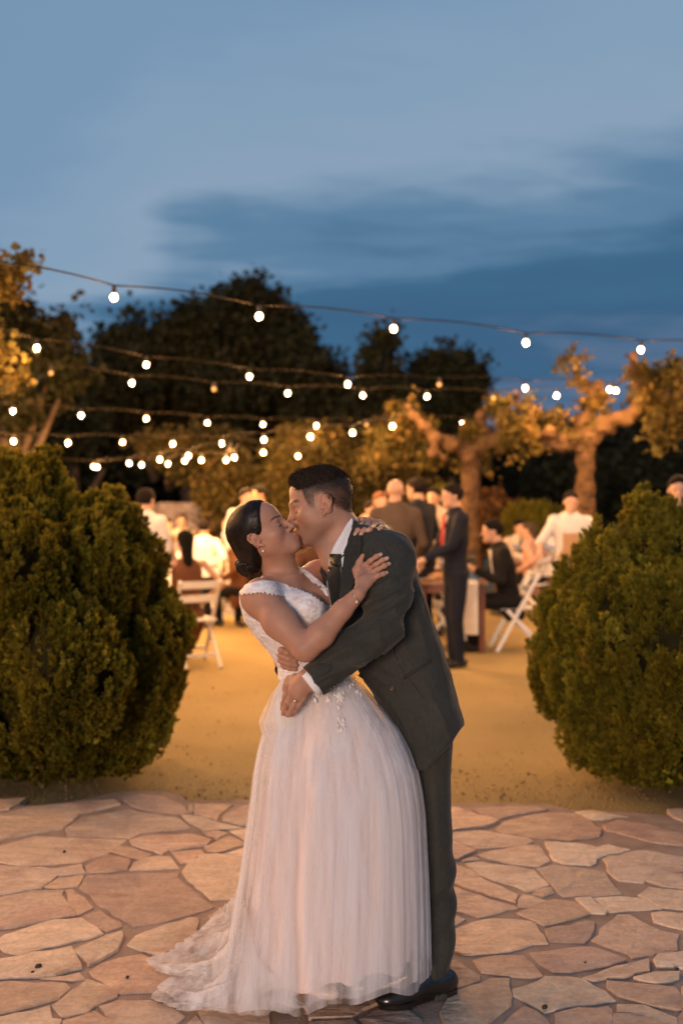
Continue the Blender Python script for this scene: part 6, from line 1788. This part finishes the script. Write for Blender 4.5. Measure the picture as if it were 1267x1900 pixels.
guest('tall man in a navy jacket turned away beside the bald man', 783, 10.9, (-.75, .65), NAVY, NAVY, H=1.83, shirtv=True, hands=[(-.15, .30, 1.05), (.2, .3, 1.12)], lean=.06)
guest('man in a navy suit with a red tie standing in profile at the wooden table', 845, 9.75, (-1, -.22), NAVY, NAVY, hair=HB, H=1.74, shirtv=True, tie=(.45, .03, .02), hands=[(-.12, .36, 1.06), (.16, .30, .98)])
guest('guest in a pale shirt half hidden behind the navy jacket', 806, 12.2, (-.4, -1), CREAM, NAVY, H=1.74)
guest('guest in a light top standing just right of the groom', 704, 11.6, (.3, -1), PINK, BLACK, hair=RUST, H=1.68, longhair=True)
guest('short guest with a cream top close behind the shoulder of the groom', 686, 12.2, (.6, -.8), CREAM, BLACK, H=1.58)
guest('waiter in a white shirt and tan apron reaching out over a table', 1057, 11.0, (-.15, -1), WHITE, BLACK, H=1.68, short=True, apron=(.40, .24, .12), hands=[(-.24, .2, .95), (.36, .34, 1.10)], lean=.12)
guest('dark haired man whose face looks over the right bush', 1257, 8.6, (-.25, -1), WHITE, BLACK, hair=HB, H=1.79)
guest('standing waiter with a white shirt above the head of the bride', 456, 13.0, (.5, -.9), WHITE, BLACK, H=1.74)
guest('standing man with dark hair next to the waiter above the bride', 484, 13.4, (-.8, -.6), PINK, BLACK, hair=HD, H=1.78)
guest('seated man in a black suit and open white collar eating in profile', 948, 10.9, (-1, -.05), BLACK, BLACK, hair=HD, H=1.86, sit=True, shirtv=True, hands=[(-.12, .40, .82), (.12, .38, .82)], lean=.22)
guest('seated woman in a rust brown dress with dark hair beside the left bush', 346, 9.9, (-.45, .9), RUST, RUST, hair=HD, H=1.74, sit=True, dress=True, longhair=True)
SEATED = 'guests seated round the far left tables'
guest('guest in a white shirt seated with his back to us on the left', 378, 14.4, (.1, 1), WHITE, BLACK, H=1.78, sit=True, group=SEATED)
guest('guest in black clothes seated facing us at the far left table', 401, 17.0, (-.2, -1), BLACK, BLACK, hair=HD, H=1.84, sit=True, longhair=True, group=SEATED)
guest('guest in a cream top seated at the far side of the left table', 338, 17.2, (.1, -1), CREAM, BLACK, H=1.84, sit=True, longhair=True, hair=HG, group=SEATED)
guest('guest with a pink dress seated at the right end of the left table', 428, 16.2, (-.8, -.6), PINK, PINK, H=1.78, sit=True, dress=True, longhair=True, hair=HG, group=SEATED)
guest('guest in a khaki shirt seated at the left end of the left table', 306, 16.2, (.8, -.5), KHAKI, BLACK, H=1.76, sit=True, group=SEATED)
guest('guest in a rust top seated close behind the bun of the bride', 444, 12.6, (-.9, .4), RUST, BLACK, H=1.70, sit=True, longhair=True, group=SEATED)
guest('guest in dark clothes seated in the gap under the kissing faces', 582, 11.6, (-.5, .9), (.06, .03, .02), BLACK, hair=RUST, H=1.72, sit=True, group='guests and waiters at the dinner')
guest('guest in a pink top seated behind the black suited man', 986, 14.0, (-.8, .5), PINK, BLACK, H=1.74, sit=True, longhair=True, hair=HG, group='guests seated at the far right table')
guest('guest in a pale shirt seated at the far side of the right table', 962, 15.6, (.2, -1), CREAM, BLACK, H=1.74, sit=True, hair=HD, group='guests seated at the far right table')
guest('guest in a white top seated at the far right table next to the bush', 1018, 15.4, (-.2, -1), WHITE, BLACK, H=1.74, sit=True, longhair=True, hair=HB, group='guests seated at the far right table')

# -------- white folding chairs
MAT_CHAIR = noise_mat('white_paint', (.70, .66, .60), (.80, .77, .72), scale=10, rough=.5)
CHAIR = {}
def chair_proto():
    t = thing('folding_chair', 'x', 'chair')
    for e in (-1, 1):
        obj_np('leg', *bar_np((e * .20, -.20, .84), (e * .20, .26, .0), .026, .036), MAT_CHAIR, t, smooth=False)
        obj_np('leg', *bar_np((e * .175, .14, .44), (e * .175, -.30, .0), .026, .036), MAT_CHAIR, t, smooth=False)
    for z, y in ((.80, -.178), (.66, -.102)):
        obj_np('back_slat', *box_np((0, y, z), (.38, .016, .07)), MAT_CHAIR, t, smooth=False)
    for k in range(6):
        obj_np('seat_slat', *box_np((0, -.16 + k * .068, .455), (.345, .058, .018)), MAT_CHAIR, t, smooth=False)
    obj_np('stretcher', *bar_np((-.20, .18, .135), (.20, .18, .135), .022, .03), MAT_CHAIR, t, smooth=False)
    obj_np('stretcher', *bar_np((-.175, -.19, .115), (.175, -.19, .115), .022, .03), MAT_CHAIR, t, smooth=False)
    return t
def copy_tree(o, parent=None):
    c = o.copy(); COL.objects.link(c)
    if parent is not None: c.parent = parent
    for ch in list(o.children): copy_tree(ch, c)
    return c
_c0 = chair_proto(); _first = [True]
def chair(label, px, Y, face):
    o = _c0 if _first[0] else copy_tree(_c0); _first[0] = False
    o.location = (W(px, HZ, Y)[0], Y, 0); o.rotation_euler = (0, 0, math.atan2(-face[0], face[1]))
    tag(o, label, 'chair', 'white folding chairs at the tables'); return o
chair('white folding chair seen from behind between the left bush and the bride', 381, 13.7, (.05, 1))
chair('white folding chair standing sideways just left of the bun of the bride', 428, 13.2, (-.9, .42))
chair('white folding chair under the seated man in the black suit', 958, 10.9, (-1, -.05))
chair('white folding chair behind the seated man in black near the right bush', 986, 14.0, (-.8, .5))
chair('white folding chair with the woman in the rust dress on it', 360, 9.85, (-.45, .9))
chair('white folding chair under the guest in a white shirt on the left', 378, 14.6, (.1, 1))
chair('white folding chair at the far side of the left table under black clothes', 401, 17.2, (-.2, -1))
chair('white folding chair under the guest in the cream top far left', 338, 17.4, (.1, -1))
chair('white folding chair at the right end of the left table', 428, 16.4, (-.8, -.6))
chair('white folding chair at the left end of the left table', 306, 16.4, (.8, -.5))
chair('white folding chair in the gap under the kissing faces', 584, 11.5, (-.5, .9))
chair('white folding chair at the far side of the right table', 962, 15.8, (.2, -1))
chair('white folding chair at the far right table next to the bush', 1018, 15.6, (-.2, -1))
chair('white folding chair partly hidden by the trousers of the red tied man', 815, 11.4, (.9, .3))

# -------- tables
MAT_WOOD = noise_mat('table_wood', (.22, .115, .055), (.36, .20, .10), scale=4, rough=.5, bump=.3, bscale=20, stretch=(1, 6, 1))
MAT_LEG = noise_mat('table_leg_wood', (.12, .035, .018), (.18, .06, .03), scale=6, rough=.5)
MAT_CLOTH = noise_mat('tablecloth_linen', (.66, .60, .52), (.76, .71, .64), scale=8, rough=.85, bump=.3, bscale=20)
def table(label, x0, x1, y0, y1, planks=6):
    t = thing('dining_table', label, 'table', ((x0 + x1) / 2, (y0 + y1) / 2, 0))
    w = (x1 - x0) / planks
    for k in range(planks): obj_np('plank', *box_np((x0 + w * (k + .5), (y0 + y1) / 2, .745), (w - .006, y1 - y0, .035)), MAT_WOOD, t, smooth=False)
    for x in (x0 + .06, x1 - .06):
        for y in (y0 + .08, y1 - .08): obj_np('leg', *box_np((x, y, .363), (.06, .06, .726)), MAT_LEG, t, smooth=False)
    obj_np('apron_rail', *box_np(((x0 + x1) / 2, y0 + .06, .68), (x1 - x0 - .2, .03, .09)), MAT_LEG, t, smooth=False)
    return t
table('long plank table the man with the red tie stands at', W(775, 0, 10.6)[0], W(906, 0, 10.6)[0], 10.6, 13.2)
table('plank table far behind on the right under white cloth', W(955, 0, 13.2)[0], W(1060, 0, 13.2)[0], 14.2, 15.2)
table('plank table far behind on the left among seated guests', W(300, 0, 15)[0], W(440, 0, 15)[0], 15.0, 16.2)
table('plank table half hidden behind the couple', W(600, 0, 12)[0], W(740, 0, 12)[0], 12.2, 13.6)
def runner(label, x0, x1, y0, y1, drop, name='table_runner'):
    """a cloth over the table, hanging at the near end"""
    n = 14; xs = np.linspace(x0, x1, n)
    prof = [(y1, .768), (y0 + .02, .768), (y0 - .012, .760), (y0 - .02, .72), (y0 - .025, .5 * (.72 + drop)), (y0 - .03, drop)]
    V = []
    for y, z in prof:
        for x in xs: V.append((x, y + (.012 * math.sin(x * 26) * (.77 - z) * 2 if z < .75 else 0), z))
    V = np.array(V); m = len(prof); i = np.arange(m - 1)[:, None] * n; j = np.arange(n - 1)[None]
    q = np.stack([i + j, i + j + 1, i + n + j + 1, i + n + j], -1).reshape(-1, 4)
    V2 = V + (0, .006, -.003); e = len(V)
    o = obj_np(name, np.concatenate([V, V2]), [q, q[:, ::-1] + e], MAT_CLOTH)
    return tag(o, label, 'table cloth')
runner('pale cloth hanging over the near end of the plank table', W(856, 0, 10.6)[0], W(886, 0, 10.6)[0], 10.6, 13.1, .20)
runner('white cloth over the far right table', W(970, 0, 14.2)[0], W(1040, 0, 14.2)[0], 14.2, 15.2, .55, 'tablecloth')
runner('white cloth over the far left table among seated guests', W(306, 0, 15)[0], W(434, 0, 15)[0], 15.0, 16.2, .35, 'tablecloth')
# -------- what stands on the tables
def glass_mat():
    m, nt, b = new_mat('clear_glass')
    b.inputs['Base Color'].default_value = (.95, .93, .9, 1); setv(b, Roughness=.06); b.inputs['Transmission Weight'].default_value = .85; b.inputs['IOR'].default_value = 1.3
    return m
MAT_GLASS = glass_mat()
MAT_PLATE = noise_mat('white_china', (.76, .73, .68), (.82, .79, .75), scale=6, rough=.25)
MAT_BOTTLE = noise_mat('bottle_glass', (.012, .02, .008), (.03, .04, .015), scale=6, rough=.1)
MAT_BLUE = noise_mat('blue_card', (.12, .22, .34), (.15, .27, .40), scale=6, rough=.7)
MAT_FOOD = noise_mat('bread_crust', (.45, .22, .08), (.60, .34, .14), scale=30, rough=.8, bump=.6)
PROF = {'wine_glass': ([(.033, .0), (.033, .004), (.005, .008), (.004, .085), (.02, .095), (.036, .125), (.037, .155), (.031, .20), (.029, .20), (.034, .155), (.018, .10), (.0005, .098)], MAT_GLASS),
        'plate': ([(.0005, .004), (.075, .004), (.085, .006), (.132, .020), (.135, .022), (.13, .024), (.085, .012), (.0005, .010)], MAT_PLATE),
        'bottle': ([(.0005, .0), (.037, .0), (.038, .01), (.038, .19), (.03, .22), (.014, .25), (.014, .305), (.0005, .305)], MAT_BOTTLE),
        'bowl': ([(.0005, .006), (.04, .0), (.05, .004), (.09, .05), (.098, .072), (.092, .072), (.05, .018), (.0005, .012)], MAT_PLATE)}
MESH = {}
def ware(kind, x, y, label, group, z=.764):
    if kind not in MESH:
        p, m = PROF[kind]; V, f = lathe_np(p, 14); o = obj_np(kind, V, [f[0][:, ::-1]], m); MESH[kind] = o.data
    else:
        o = bpy.data.objects.new(kind, MESH[kind]); COL.objects.link(o)
    o.location = (x, y, z); tag(o, label, kind.replace('_', ' '), group); return o
rg = np.random.default_rng(12)
def lay(x0, x1, y0, y1, n, where, grp, z=.764):
    kinds = ['wine_glass', 'plate', 'wine_glass', 'bottle', 'bowl', 'wine_glass', 'plate']
    words = {'wine_glass': 'clear wine glass standing on the ', 'plate': 'white plate lying on the ', 'bottle': 'dark green bottle on the ', 'bowl': 'white bowl on the '}
    placed = []
    for k in range(n * 30):
        if len(placed) >= n: break
        x, y = rg.uniform(x0, x1), rg.uniform(y0, y1)
        kd = kinds[len(placed) % 7]; r = {'wine_glass': .04, 'plate': .14, 'bottle': .045, 'bowl': .10}[kd]
        if all(math.hypot(x - a, y - b) > r + c for a, b, c in placed):
            placed.append((x, y, r)); ware(kd, x, y, words[kd] + where, {'wine_glass': 'glasses', 'plate': 'plates', 'bottle': 'bottles', 'bowl': 'bowls'}[kd] + ' on the ' + grp, z)
def ax(px, Y): return W(px, 0, Y)[0]
lay(ax(784, 10.7), ax(848, 10.7), 10.75, 13.0, 16, 'plank table by the red tied man', 'near plank table')
lay(ax(884, 10.7), ax(900, 10.7), 11.4, 13.0, 5, 'right edge of the near plank table', 'near plank table edge')
lay(ax(316, 15), ax(426, 15), 15.15, 16.1, 18, 'far left table', 'far left table', .772)
lay(ax(972, 14.2), ax(1035, 14.2), 14.3, 15.1, 14, 'far right table', 'far right table', .772)
lay(ax(610, 12.2), ax(735, 12.2), 12.3, 13.5, 10, 'table behind the couple', 'table behind the couple')
c = np.array((ax(879, 10.75), 10.78, .768))
V, f = box_np((0, 0, .06), (.135, .05, .12)); V[:, 0] *= np.where(V[:, 2] > .06, .92, 1); o = obj_np('gift_box', V, f, MAT_BLUE, smooth=False); o.location = c + (0, 0, .003)
tag(o, 'small blue card box standing on the near end of the plank table', 'box')
v = Vol((-.16, -.07, 0), (.16, .07, .1), .006); v.ell((0, 0, .035), (.14, .05, .035)); v.ell((.05, 0, .045), (.06, .045, .032), k=.02); V, f = v.mesh()
o = obj_np('bread_loaf', V + vnormals(V, f) * (.004 * wob(V, 3, 40))[:, None], f, MAT_FOOD); o.location = (ax(800, 10.9), 10.86, .764); tag(o, 'golden bread loaf at the near left end of the plank table', 'bread')
